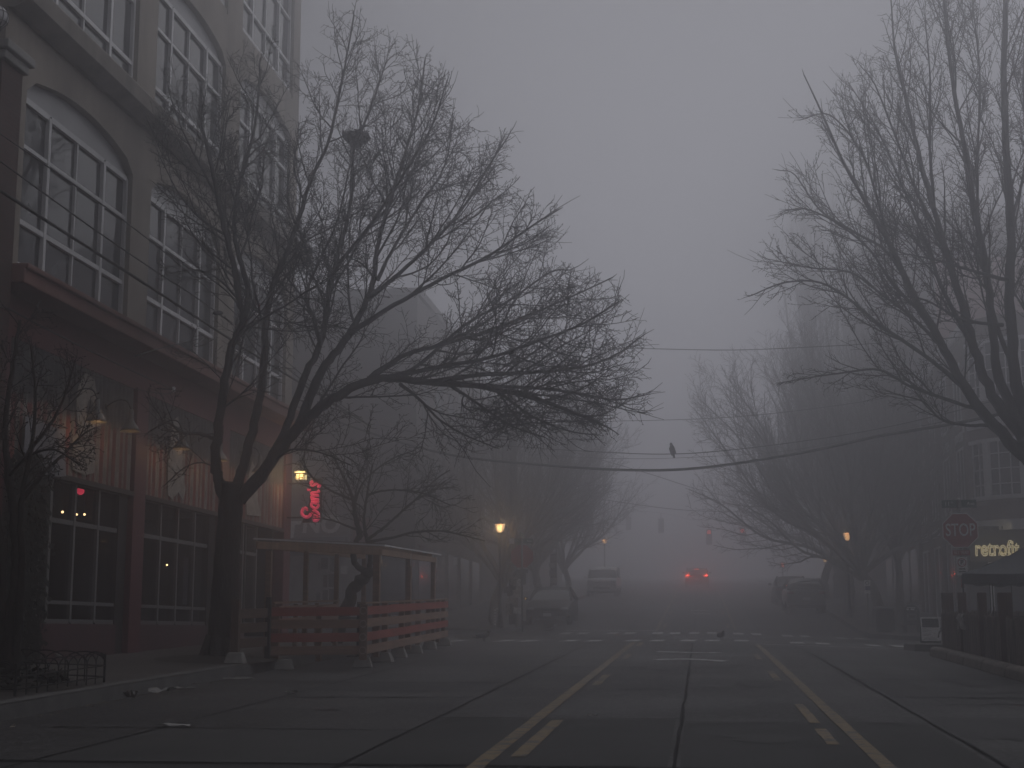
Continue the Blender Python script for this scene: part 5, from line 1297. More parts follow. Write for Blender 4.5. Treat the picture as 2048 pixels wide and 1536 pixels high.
# taller blocks behind
TB = building('tall_building', 'tall brick block with a faded red flank rising behind the right-hand trees', 10.2, 84)
bpart(TB, MB().box(10.2, 36, 84, 104, 1, 24.2), 'wall', mat('grey_brown_render', (.13, .115, .115), .85, .3, .5)); bpart(TB, MB().box(10.0, 36.2, 83.85, 104.2, 24.0, 24.4), 'parapet', GREYW)
bpart(TB, MB().box(13.4, 36, 83.9, 83.995, 1, 21.8), 'red_flank', BRK_R); win_grid(TB, 10.2, [86.5 + 3.4 * i for i in range(5)], [8, 12, 16, 20], 1.6, 2.3, -1, GREYW)
MBk = building('row_building', 'low building between the corner shop and the tall brick block', 10, 70)
bpart(MBk, MB().box(10, 30, 70, 83.8, 0, 11.4), 'wall', GREYW); bpart(MBk, MB().box(9.8, 30, 69.9, 83.85, 11.2, 11.6), 'cornice', BRK_G); win_grid(MBk, 10, [72, 75.2, 78.4, 81.6], [6.6], 1.7, 2.2, -1, TRIM_W)
for y in (72, 75.2, 78.4, 81.6): bpart(MBk, MB().box(9.97, 10, y - 1.2, y + 1.2, 2.6, 5.0), 'shop_window', DARKG)
RB4 = building('row_building', 'faint right-hand building beyond the tall block, almost lost in fog', 10.2, 105)
bpart(RB4, MB().box(10.2, 30, 105, 124, 2, 15), 'wall', GREYW); bpart(RB4, MB().box(10, 30, 104.9, 124.2, 14.8, 15.3), 'cornice', BRK_G); win_grid(RB4, 10.2, [107.5 + 3.4 * i for i in range(5)], [8, 11], 1.5, 2., -1, GREYW)
NB = building('brick_building', 'near right building behind the bare tree, mostly out of view', 13, 20)
bpart(NB, MB().box(12.5, 30, -20, 33.5, -1, 9), 'wall', BRK_C)

# ------------------------------------------------------------------ signs and street furniture
SIGNRED = mat('sign_red', (.34, .035, .04), .5, .12, 4); SIGNW = mat('sign_white', (.85, .85, .85), .5, .1, 4); SIGNG = mat('sign_green', (.03, .10, .085), .5, .15, 4); BLACKP = mat('black_print', (.02, .02, .02), .6, .1, 5); SIGNB = mat('sign_blue', (.03, .05, .16), .5, .15, 4)
def octo(r): return [(r * math.cos(R(22.5 + 45 * k)), r * math.sin(R(22.5 + 45 * k))) for k in range(8)]
def name_blade(t, z, rz, w=.74, h=.17, txt=True, face=1):
    b = MB().box(-w / 2, w / 2, -.012, .012, z - h / 2, z + h / 2, Matrix.Rotation(rz, 4, 'Z')); o = b.build('name_blade', SIGNG, t, bevel=.003)
    if txt:
        for s, x, sz in (('11', -.255, .125), ('th', -.155, .06), ('Ave', .245, .105)):
            m_ = text_mesh(s, sz, depth=.001); m_.materials.clear(); m_.materials.append(SIGNW); k = bpy.data.objects.new('lettering', m_); COL.objects.link(k); k.parent = o
            k.location = (x, -.0145, z + (.03 if s == 'th' else 0)); k.rotation_euler = (PI / 2, 0, 0)
    return o
# right stop sign, facing us
x, y = 5.72, 34.0; ss = thing('stop_sign', 'red octagonal stop sign facing us above the reed fence, with smaller plates below', 'sign', (x, y, walk_z(x, y)), R(-3))
zc = 3.43 - ss.location.z
MB().tube([(0, .03, 0), (0, .03, zc + .72)], .03, 10).build('pole', STEEL, ss, smooth=True)
MB().tube([(0, .028, 1.0), (0, .028, 1.22)], .034, 10).build('reflective_band', SIGNW, ss); MB().tube([(0, .028, 1.23), (0, .028, 1.42)], .034, 10).build('red_band', SIGNRED, ss)
MB().prism([(a, b + zc) for a, b in octo(.41)], -.004, .004, 'XZ').build('border', SIGNW, ss); pl_ = MB().prism([(a, b + zc) for a, b in octo(.388)], -.008, -.0045, 'XZ').build('plate', SIGNRED, ss)
m_ = text_mesh('STOP', .36, depth=.001, bold=.004); m_.materials.clear(); m_.materials.append(SIGNW); k = bpy.data.objects.new('lettering', m_); COL.objects.link(k); k.parent = pl_; k.rotation_euler = (PI / 2, 0, 0); k.location = (0, -.0095, zc); m_.transform(Matrix.Diagonal((.74, 1.08, 1, 1)))
aw_ = MB().box(-.185, .185, -.008, .0, zc - .545, zc - .435).build('all_way_plate', SIGNRED, ss)
m_ = text_mesh('ALL WAY', .095, depth=.001); m_.materials.clear(); m_.materials.append(SIGNW); k = bpy.data.objects.new('lettering', m_); COL.objects.link(k); k.parent = aw_; k.rotation_euler = (PI / 2, 0, 0); k.location = (0, -.0095, zc - .49); m_.transform(Matrix.Diagonal((.8, 1, 1, 1)))
npk = MB().box(-.115, .115, -.008, .0, zc - .98, zc - .58).build('no_parking_plate', SIGNW, ss, bevel=.002)
mb = MB(); mb.tube([(.085 * math.cos(q), -.010, zc - .70 + .085 * math.sin(q)) for q in [2 * PI * i / 24 for i in range(25)]], .009, 6, cap=False); mb.bar((-.06, -.0105, zc - .64), (.06, -.0105, zc - .76), .016, .004); o = mb.build('ring', SIGNRED, ss); o.parent = npk
m_ = text_mesh('P', .13, depth=.001, bold=.004); m_.materials.clear(); m_.materials.append(BLACKP); k = bpy.data.objects.new('lettering', m_); COL.objects.link(k); k.parent = npk; k.rotation_euler = (PI / 2, 0, 0); k.location = (0, -.0095, zc - .70)
for dz, w in ((.84, .13), (.90, .15)): 
    o = MB().box(-w / 2, w / 2, -.0095, -.0082, zc - dz - .014, zc - dz + .014).build('small_print', mat('grey_print', (.16, .16, .16), .7, .5, 60, contrast=(.45, .55)), ss); o.parent = npk
name_blade(ss, zc + .585, 0)
MB().lathe([(.04, zc + .48), (.05, zc + .5), (.05, zc + .68), (.03, zc + .70)], n=10).build('bracket', STEEL, ss)
# left far stop sign: a red octagon with the pole in front
x, y = -5.95, 50.9; s2 = thing('stop_sign', 'faded red octagon on a pole across the side street, in front of the plastered pole', 'sign', (x, y, walk_z(x, y)), R(4))
zc = 1.25 + (1262 - 1114) * 50.7 / 3000 - s2.location.z
MB().tube([(0, -.03, -.05), (0, -.03, zc + .62)], .03, 10).build('pole', STEEL, s2, smooth=True); MB().prism([(a, b + zc) for a, b in octo(.41)], .0, .008, 'XZ').build('plate', SIGNRED, s2)
MB().box(-.2, .2, 0, .008, zc - .56, zc - .44).build('all_way_plate', mat('grey_plate_back', (.2, .2, .2), .6, .2, 5), s2); MB().box(-.05, .13, 0, .008, zc - .95, zc - .58).build('parking_plate', MATS['grey_plate_back'], s2)
name_blade(s2, zc + .52, 0); MB().box(-.43, -.26, -.02, -.0125, zc + .43, zc + .61).build('white_emblem_plate', SIGNW, s2)
MB().box(-.012, .012, -.37, .37, zc + .63, zc + .80, Matrix.Rotation(R(-8), 4, 'Z')).build('cross_blade', SIGNG, s2)
# plastered utility pole and its flyers
x, y = -6.95, 56.6; up = thing('utility_pole', 'wooden utility pole plastered with flyers behind the red octagon', 'pole', (x, y, walk_z(x, y)))
POLEW = mat('creosoted_pole', (.07, .058, .05), .9, .4, 3, stretch=(1, 1, .2))
MB().tube([(0, 0, -.1), (0, 0, 5), (0, 0, 10.8)], [.17, .15, .12], 14).build('post', POLEW, up, smooth=True); MB().bar((-1.1, 0, 9.9), (1.1, 0, 9.9), .1, .12).build('crossarm', POLEW, up)
for k in range(16):
    z = .35 + 1.75 * (k // 2) / 8 + rr.uniform(-.06, .06); a = R(-90 + (-38 if k % 2 else 32) + rr.uniform(-14, 14)); w = rr.uniform(.24, .40); h = rr.uniform(.2, .3)
    M_ = Matrix.Rotation(a, 4, 'Z') @ Matrix.Translation((.19 + .004 * k / 4, 0, 0)) @ Matrix.Rotation(rr.uniform(-.15, .15), 4, 'X')
    MB().box(0, .004, -w / 2, w / 2, z, z + h, M_).build('flyer', mat('flyer_%d' % (k % 5), [(.6, .6, .6), (.4, .38, .36), (.12, .11, .11), (.5, .48, .46), (.2, .19, .19)][k % 5], .85, .55, 9, contrast=(.42, .58)), up)
up2 = thing('utility_pole', 'second flyer-covered utility pole fading into fog beyond the dark parked car', 'pole', (-6.9, 72, walk_z(-6.9, 72)))
MB().tube([(0, 0, -.1), (0, 0, 10)], [.17, .12], 12).build('post', POLEW, up2, smooth=True)
for k in range(6):
    z = .8 + .35 * k; M_ = Matrix.Rotation(R(-90 + rr.uniform(-30, 30)), 4, 'Z') @ Matrix.Translation((.18, 0, 0)); MB().box(0, .004, -.16, .16, z, z + .26, M_).build('flyer', MATS['flyer_%d' % (k % 5)], up2)
# striped marker post
mp_ = thing('marker_post', 'thin white-banded marker post standing by the far left kerb', 'post', (at(990, 1240, 54).x, 54, walk_z(-7.3, 54)))
MB().tube([(0, 0, 0), (0, 0, .66)], .022, 8).build('post', STEELD, mp_)
for k in range(6): MB().tube([(0, 0, .08 + k * .1), (0, 0, .13 + k * .1)], .025, 8).build('band', SIGNW, mp_)
MB().bar((0, 0, .65), (.1, 0, .66), .02).build('tip', SIGNW, mp_)
# right far pole with plates
x, y = 6.05, 56; ps = thing('parking_sign', 'slim sign pole with two white plates and a blue one beside the broad bare tree', 'sign', (x, y, walk_z(x, y)))
MB().tube([(0, .02, 0), (0, .02, 3.2)], .025, 8).build('pole', STEEL, ps)
zq = 1.25 + (1262 - 1172) * 56 / 3000 - ps.location.z
u_ = MB().box(-.11, .11, -.008, 0, zq - .07, zq + .14).build('plate', SIGNW, ps); o = MB().tube([(.06 * math.cos(q), -.012, zq + .04 + .06 * math.sin(q)) for q in [2 * PI * i / 18 for i in range(19)]], .012, 6, cap=False).build('ring', BLACKP, ps); o.parent = u_
MB().box(-.07, .11, -.008, 0, zq - .22, zq - .085).build('blue_plate', SIGNB, ps); MB().box(-.11, .11, -.008, 0, zq - .345, zq - .235).build('plate', SIGNW, ps)
# litter bin
x, y = 6.4, 54.0; tb = thing('litter_bin', 'dark round litter bin with a wide rim on the far right corner', 'bin', (x, y, walk_z(x, y)))
BIN = mat('bin_brown_steel', (.035, .03, .03), .6, .3, 8)
mb = MB(); mb.lathe([(.27, 0), (.29, .05), (.29, .74), (.27, .78)], n=24); mb.build('body', BIN, tb, smooth=True)
mb = MB()
for k in range(24):
    a = 2 * PI * k / 24; mb.bar((.3 * math.cos(a), .3 * math.sin(a), .05), (.3 * math.cos(a), .3 * math.sin(a), .74), .022)
stv = mb.build('slats', BIN, tb); MB().lathe([(.29, .76), (.36, .80), (.365, .84), (.30, .88), (.20, .90), (.18, .86)], n=24).build('rim', mat('bin_rim', (.10, .10, .105), .5, .2, 8), tb, smooth=True)
# newspaper box
x, y = 7.35, 54.4; nb = thing('newspaper_box', 'dark round-topped newspaper box on two legs beside the sandwich board', 'newspaper box', (x, y, walk_z(x, y)), R(-4))
NBX = mat('navy_box_paint', (.03, .032, .045), .45, .3, 6)
pr = [(-.27, .26), (.27, .26), (.27, .74)] + [(.27 * math.cos(a), .74 + .25 * math.sin(a)) for a in [PI * i / 12 for i in range(1, 12)]] + [(-.27, .74)]
MB().prism(pr, -.2, .2, 'XZ').build('body', NBX, nb, bevel=.015)
for sx in (-1, 1): MB().box(sx * .22 - .045, sx * .22 + .045, -.16, .16, 0, .26).build('leg', NBX, nb)
MB().tube(smooth_path([(-.285, -.19, .30), (-.285, -.19, .74), (-.24, -.19, .88), (-.1, -.19, .985)], 5), .012, 6).build('bright_edge', mat('worn_edge', (.2, .2, .21), .5, .2, 6), nb)
DOOR = mat('box_window_sheet', (.25, .25, .26), .6, .6, 9, contrast=(.42, .58))
wd = MB().box(-.17, .16, -.212, -.201, .44, .66).build('window', DOOR, nb); MB().box(-.10, .12, -.217, -.2125, .50, .60).build('dark_print', BLACKP, nb).parent = wd
for a, b, z in ((-.16, .12, .855), (-.17, -.09, .775), (-.03, .10, .775)): MB().box(a, b, -.208, -.201, z, z + (.022 if z > .8 else .06)).build('white_mark', SIGNW, nb)
MB().box(.13, .19, -.22, -.2, .70, .78).build('coin_slot', STEEL, nb)
# sandwich board
x, y = at(1861, 1270, 35.3).x, 35.3; ab = thing('sandwich_board', 'white sandwich board with a black heading leaning by the reed fence', 'sign', (x, y, walk_z(x, y)), R(5))
tl = Matrix.Rotation(R(-8), 4, 'X')
MB().box(-.34, .34, -.012, .012, .08, .92, Matrix.Translation((0, -.14, 0)) @ tl).build('front_board', SIGNW, ab, bevel=.006); MB().box(-.34, .34, -.012, .012, .0, .92, Matrix.Translation((0, .14, 0)) @ Matrix.Rotation(R(8), 4, 'X')).build('back_board', STEELD, ab)
hb = MB().box(-.29, .29, -.0155, -.0125, .56, .87, Matrix.Translation((0, -.14, 0)) @ tl).build('heading_panel', mat('blackboard', (.03, .032, .038), .6, .3, 6), ab)
for k in range(3):
    pts = [(-.25 + .5 * (.6 if k == 0 else 1 if k == 1 else .4) * i / 14, -.157 - (.0), .80 - k * .085 + .022 * math.sin(i * 2.3 + k)) for i in range(15)]
    mb = MB().tube([tl @ Vector((p[0], p[1] + .138, p[2])) + Vector((0, -.14, 0)) for p in pts], .006, 5); mb.build('chalk_scrawl', mat('chalk', (.25, .25, .26), .8, .2, 9), hb).parent = hb
for k, w in enumerate((.17, .28, .16, 0, .28, .2, 0, .45, .5)):
    if w: MB().box(-.28, -.28 + w, -.0145, -.0122, .50 - k * .047, .513 - k * .047, Matrix.Translation((0, -.14, 0)) @ tl).build('printed_line', mat('grey_ink', (.2, .2, .2), .7, .4, 30), ab)
MB().tube(smooth_path([(.40, -.2, .66), (.36, -.22, .56), (.31, -.22, .50), (.36, -.22, .45), (.27, -.22, .40), (.24, -.22, .30), (.21, -.22, .2)], 4), [.02] * 13 + [.026] * 8 + [.03] * 4, 6).build('black_strap', BLACKP, ab)
for sx in (-1, 1): MB().box(sx * .31 - .02, sx * .31 + .02, -.16, -.12, 0, .1).build('foot', STEELD, ab)

ab.scale = (.64,) * 3
# -- reed fence, sleepers, posts and canopy on the near right
REED = mat('dry_reed', (.36, .30, .265), .85, .75, 3, stretch=(1, 18, .5), bump=.2, bscale=20)
rfn = thing('reed_fence', 'grey-brown reed screen fence around the right kerbside terrace', 'fence', (4.5, 29.2, gz(4.5, 29.2)))
def reed(a, b):
    a = Vector((*a, 0)); b = Vector((*b, 0)); d = (b - a).normalized(); nr = Vector((d.y, -d.x, 0)); L = (b - a).length; mb = MB(); n = int(L / .0085); tops = {}
    for i in range(n + 1):
        s_ = L * i / n; ph = s_ / .034; k = int(ph); tops.setdefault(k, random.uniform(-.05, .03) + (.05 if random.random() < .06 else 0)); gap = .028 * abs(math.sin(PI * ph))
        p = a + d * s_ - nr * (.022 - gap)
        mb.v += [(p.x, p.y, gz(p.x, p.y) + .14), (p.x, p.y, gz(p.x, p.y) + .83 + tops[k] - .03 * (1 - abs(math.sin(PI * ph))))]
    for i in range(n): mb.f.append((2 * i, 2 * i + 2, 2 * i + 3, 2 * i + 1)); mb.mi.append(0)
    part(mb, rfn, 'reed_panel', REED); 
    for z in (.3, .72): part(MB().bar((a.x + nr.x * .012, a.y + nr.y * .012, gz(a.x, a.y) + z), (b.x + nr.x * .012, b.y + nr.y * .012, gz(b.x, b.y) + z), .012), rfn, 'wire', STEELD)
reed((4.62, 17.5), (4.52, 29.3)); reed((4.52, 29.3), (6.6, 30.3))
MAHO = mat('mahogany_post', (.13, .07, .058), .7, .35, 3, stretch=(1, 1, .3))
for u, y in ((1890, 29.45), (1898, 30.2), (1923, 27.2), (1963, 25.3), (2004, 23.6), (2014, 25.6)):
    p = at(u, 1185, y); part(MB().box(p.x - .065, p.x + .065, y - .06, y + .06, gz(p.x, y) + .02, p.z), rfn, 'post', MAHO, bevel=.006)
for i, (ya, yb) in enumerate(((17.6, 19.0), (19.06, 20.6), (20.66, 22.3), (22.36, 24.1), (24.16, 25.7), (25.76, 27.4), (27.46, 29.3))):
    mb = MB(); x = 4.36; za = gz(x, ya); zb = gz(x, yb); sec = [(-.10, 0), (.12, 0), (.12, .17), (-.04, .17), (-.08, .13)]
    n = len(sec); mb.v = [(x + a + random.uniform(-.006, .006), y, z + c) for y, z in ((ya, za), (yb, zb)) for a, c in sec]; mb.f = [tuple(range(n))[::-1], tuple(range(n, 2 * n))] + [(k, (k + 1) % n, n + (k + 1) % n, n + k) for k in range(n)]; mb.mi = [0] * len(mb.f)
    o = mb.build('kerb_block', mat('stained_kerb_block', (.19, .165, .145), .9, .5, 3, bump=.4, bscale=30), bevel=.015)
    tag(o, ['precast kerb block of the right terrace nearest the camera, cut by the frame', 'second kerb block from the camera under the reed fence', 'third kerb block from the camera under the reed fence', 'fourth kerb block from the camera under the reed fence', 'fifth kerb block from the camera under the reed fence', 'next-to-last kerb block under the reed fence', 'kerb block under the far corner of the reed fence'][i], 'kerb block', 'kerb blocks under the reed fence')
bg_ = thing('plastic_bag', 'pale crumpled plastic sheet tied over the top of the reed fence', 'bag', tuple(at(1929, 1243, 27.0)))
mb = MB(); n = 9
for i in range(n + 1):
    for j in range(8): mb.v.append((rr.uniform(-.02, .02) - .06 - .03 * math.sin(i * .9) * math.sin(j * .8), (.5 - i / n) * .62 + rr.uniform(-.012, .012), (.5 - j / 7) * .27 + rr.uniform(-.012, .012)))
for i in range(n):
    for j in range(7): mb.f.append((i * 8 + j, i * 8 + j + 1, i * 8 + j + 9, i * 8 + j + 8)); mb.mi.append(0)
mb.build('sheet', mat('cloudy_plastic', (.40, .385, .37), .45, .35, 6), bg_, smooth=True)
MB().tube([(-.03, -.36, .14), (-.05, 0, .145), (-.03, .36, .14)], .006, 5).build('cord', STEELD, bg_)
# canopy
CANV = mat('charcoal_canvas', (.11, .118, .135), .8, .35, 2.5, bump=.3, bscale=6)
A = at(1925, 1142, 27.6); B = at(2135, 1146, 26.2); e = (B - A); e.z = 0; Lq = e.length; ex = e.normalized(); ey = Vector((-ex.y, ex.x, 0))
cn = thing('canopy', 'charcoal pop-up canopy tent over the right kerbside terrace', 'canopy', (A.x, A.y, gz(A.x, A.y)))
C4 = [A, B, B + ey * Lq + Vector((0, 0, .05)), A + ey * Lq + Vector((0, 0, .05))]; C4 = [Vector((c.x, c.y, (A.z + B.z) / 2)) for c in C4]
ctr = sum(C4, Vector()) / 4; apex = ctr + Vector((0, 0, .66))
mb = MB(); n = 10
for s in range(4):
    p, q = C4[s], C4[(s + 1) % 4]; o_ = len(mb.v)
    for i in range(n + 1):
        for j in range(n + 1):
            e0 = p.lerp(q, i / n); v_ = e0.lerp(apex, j / n); sag = .10 * math.sin(PI * j / n) * (.55 + .45 * math.sin(PI * i / n)); dip = .035 * math.sin(PI * i / n) * (1 - j / n)
            mb.v.append((v_.x, v_.y, v_.z - sag - dip + .008 * math.sin(i * 2.1 + j * 1.7)))
    for i in range(n):
        for j in range(n): a = o_ + i * (n + 1) + j; mb.f.append((a, a + n + 1, a + n + 2, a + 1)); mb.mi.append(0)
part(mb, cn, 'roof', CANV, smooth=True)
for s in range(4):
    p, q = C4[s], C4[(s + 1) % 4]; out = ((p + q) / 2 - ctr); out.z = 0; out.normalize(); mb = MB(); m_ = 18
    for i in range(m_ + 1):
        c = p.lerp(q, i / m_); dip = .035 * math.sin(PI * i / m_); hem = .17 + .018 * math.sin(i * 1.05)
        mb.v += [(c.x + out.x * .012, c.y + out.y * .012, c.z - dip + .004), (c.x + out.x * (.03 + .012 * math.sin(i * 1.4)), c.y + out.y * (.03 + .012 * math.sin(i * 1.4)), c.z - dip - hem)]
    for i in range(m_): mb.f.append((2 * i, 2 * i + 2, 2 * i + 3, 2 * i + 1)); mb.mi.append(0)
    part(mb, cn, 'valance', CANV, smooth=True)
    part(MB().tube([(p.x, p.y, gz(p.x, p.y)), (p.x, p.y, p.z - .03)], .016, 6), cn, 'leg', STEELD)
    for t in (.28, .62):
        c = p.lerp(q, t); part(MB().tube([(c.x - out.x * .03, c.y - out.y * .03, c.z - .06), (c.x - out.x * .03, c.y - out.y * .03, gz(c.x, c.y) + .8)], .009, 5), cn, 'strut', STEELD)

# ------------------------------------------------------------------ street lamps, signals, wires, birds
LAMP = emit('street_lamp_glass', (1, .72, .38), 4.0); LAMPF = emit('street_lamp_glass_far', (1, .6, .3), 2.6)
def street_lamp(label, u, v, y, m, lit=18, s=1.):
    p = at(u, v, y); zb = walk_z(p.x, y); t = thing('street_lamp', label, 'street lamp', (p.x, y, zb), 0, 'lantern street lamps'); z = p.z - zb
    MB().lathe([(.13, 0), (.13, .1), (.07, .5), (.05, .6), (.045, z - .3), (.07, z - .26), (.1, z - .2)], n=14).build('pole', STEELD, t, smooth=True)
    MB().lathe([(.06, z - .19), (.125 * s, z - .12), (.17 * s, z + .02), (.165 * s, z + .05)], n=16).build('lamp_glass', m, t)
    MB().lathe([(.178 * s, z + .07), (.19 * s, z + .085), (.178 * s, z + .10)], n=16).build('lit_ring', m, t)
    cp = MB().lathe([(.185 * s, z + .105), (.17 * s, z + .15), (.06, z + .24), (.02, z + .33), (0, z + .33)], n=16); cp.build('cap', STEELD, t, smooth=True)
    c2 = MB()
    for k in range(8):
        a = 2 * PI * k / 8; c2.bar((.13 * s * math.cos(a), .13 * s * math.sin(a), z - .13), (.18 * s * math.cos(a), .18 * s * math.sin(a), z + .06), .014)
    c2.build('cage', STEELD, t)
    l = bpy.data.lights.new('lamp_light', 'POINT'); l.energy = lit; l.color = (1, .66, .34); l.shadow_soft_size = .2
    o = bpy.data.objects.new('lamp_light', l); COL.objects.link(o); o.parent = t; o.location = (0, -.4, z - .1)
street_lamp('lit lantern street lamp left of the red octagon', 1000, 1054, 54.2, LAMP, 60)
street_lamp('lit lantern street lamp beside the broad bare tree on the right', 1694, 1071, 63, LAMPF, 14, .8)
street_lamp('tiny lit street lamp far up the left side', 1209, 1082, 112, LAMPF, 40, 1.15)
street_lamp('tiny lit street lamp far up the right side', 1650, 1118, 104, LAMPF, 12, .9)
REDL = emit('red_signal', (1, .12, .10), 4)
def signal(label, u, v, y, lit, back=False):
    p = at(u, v, y); t = thing('traffic_signal', label, 'traffic light', tuple(p), 0, 'traffic lights over the next crossing'); t.scale = (1.3,) * 3
    mb = MB().box(-.19, .19, -.1, .12, -.82, .17); mb.build('housing', STEELD, t, bevel=.03)
    for k in range(3):
        z = -.02 - k * .3; m = REDL if (lit and k == 0) else mat('dark_lens', (.03, .03, .03), .3, .2, 9)
        if not back:
            MB().lathe([(.0, 0), (.125, 0), (.125, .02), (0, .04)], (0, -.1, z), 14, Matrix.Rotation(PI / 2, 3, 'X')).build('lens', m, t)
            MB().tube([(.145 * math.cos(a), -.1, z + .145 * math.sin(a)) for a in [PI * i / 10 for i in range(11)]], .012, 5).build('visor', STEELD, t)
    MB().bar((0, 0, .17), (0, 0, .55), .05).build('hanger', STEELD, t)
    if lit:
        l = bpy.data.lights.new('signal_glow', 'POINT'); l.energy = 18; l.color = (1, .1, .08); l.shadow_soft_size = .12
        o = bpy.data.objects.new('signal_glow', l); COL.objects.link(o); o.parent = t; o.location = (0, -.5, 0)
signal('left of the two red traffic lights over the street', 1418, 1064, 128, True); signal('right of the two red traffic lights over the street', 1485, 1061, 128, True)
signal('dark traffic light housing left of the lit red signals', 1322, 1042, 136, False, True); signal('faint dark traffic light housing farthest left over the street', 1257, 1038, 146, False, True)
p = at(1565, 1130, 120); pw = thing('pedestrian_signal', 'tiny red pedestrian signal on a post near the parked cars', 'traffic light', (p.x, 120, walk_z(p.x, 120)))
MB().tube([(0, 0, 0), (0, 0, p.z - pw.location.z + .3)], .05, 8).build('pole', STEELD, pw); z = p.z - pw.location.z
MB().box(-.2, .2, -.1, .1, z - .22, z + .22).build('housing', STEELD, pw); MB().box(-.10, .10, -.12, -.101, z - .15, z + .15).build('lens', emit('orange_hand', (1, .16, .10), 5), pw)
CABLE = mat('cable_black', (.02, .02, .021), .7, .2, 9)
GW = 'overhead cables'
def wire(pts, r, label, y0=None, y1=None):
    n = len(pts) - 1
    P = [at(u, v, y0 + (y1 - y0) * i / n) for i, (u, v) in enumerate(pts)]
    o = MB().tube(smooth_path(P, 6), r, 6).build('overhead_cable', CABLE, smooth=True); tag(o, label, 'cable', GW); return o
wire([(560, 800), (700, 852), (830, 893), (940, 916), (1100, 931), (1250, 940), (1400, 936), (1600, 906), (1760, 872), (1930, 843), (2120, 800)], .037, 'thick bundled cable sagging across the street below the crow', 52, 34)
wire([(760, 850), (900, 879), (1030, 893), (1220, 905), (1345, 908), (1480, 898), (1700, 868), (1880, 830), (2100, 770)], .013, 'thin cable across the street on which the crow perches', 50, 42)
wire([(800, 885), (1000, 905), (1230, 917), (1420, 913), (1600, 898), (1850, 850)], .008, 'faint cable just under the one with the crow', 58, 52)
wire([(900, 830), (1100, 842), (1240, 842), (1480, 833), (1740, 801), (2000, 750)], .011, 'thin cable across the street one level above the crow', 56, 50)
wire([(1000, 690), (1150, 695), (1280, 697), (1470, 700), (1660, 692), (1760, 686), (1980, 670)], .012, 'highest thin cable crossing the open sky over the street', 46, 42)
wire([(1150, 905), (1290, 945), (1420, 985), (1560, 1012)], .014, 'faint slanting cable descending to the right beyond the crow', 66, 82)
wire([(1100, 985), (1210, 1000), (1380, 1021), (1590, 1023), (1700, 1010)], .016, 'low faint cable near the far traffic lights', 80, 86)
wire([(1220, 1020), (1322, 1026), (1418, 1047), (1485, 1044), (1600, 1020)], .014, 'span wire carrying the far traffic lights', 142, 128)
def along(pts, r, label, x0, x1):
    n = len(pts) - 1; P = [at_x(u, v, x0 + (x1 - x0) * i / n) for i, (u, v) in enumerate(pts)]
    o = MB().tube(smooth_path(P, 5), r, 6).build('overhead_cable', CABLE, smooth=True); tag(o, label, 'cable', GW)
along([(-120, 305), (0, 381), (103, 448), (255, 545), (400, 639), (521, 717), (640, 790), (740, 852)], .022, 'thickest of the cables running along the loft front', -8.3, -8.0)
along([(-120, 235), (0, 322), (176, 450), (300, 535), (436, 626), (600, 757), (720, 846)], .011, 'middle thin cable running along the loft front', -8.2, -7.9)
along([(-120, 180), (0, 267), (258, 449), (430, 590), (600, 746), (740, 852)], .009, 'upper thin cable running along the loft front', -8.3, -7.9)
along([(-90, 560), (0, 608), (120, 672), (250, 735), (346, 779)], .013, 'low cable ending at a white insulator before the tavern fascia', -8.6, -9.3)
along([(352, 780), (330, 788), (260, 775), (190, 752), (110, 722)], .009, 'loose cable looping back under the fascia from the insulator', -9.2, -9.1)
along([(270, 712), (330, 694), (390, 680), (408, 674), (400, 684), (388, 690), (400, 692), (436, 674)], .009, 'short looped cable in front of the second upper window', -8.8, -8.4)
ins = thing('insulator', 'small white cable insulator on the red tavern band', 'insulator', tuple(at_x(347, 779, -9.25))); MB().lathe([(.02, -.05), (.04, -.02), (.025, 0), (.04, .025), (.02, .05)], n=10).build('body', SIGNW, ins, smooth=True)
MB().bar((0, 0, 0), (-.33, .05, .03), .02).build('bracket', STEELD, ins)
fs = tag(MB().sphere((0, 0, 0), .06, 12, 8, (1.6, 1, .7)).build('cable_clamp', CABLE, smooth=True), 'dark splice clamp on the middle cable beside the loft windows', 'cable clamp'); fs.location = at_x(436, 626, -8.0)

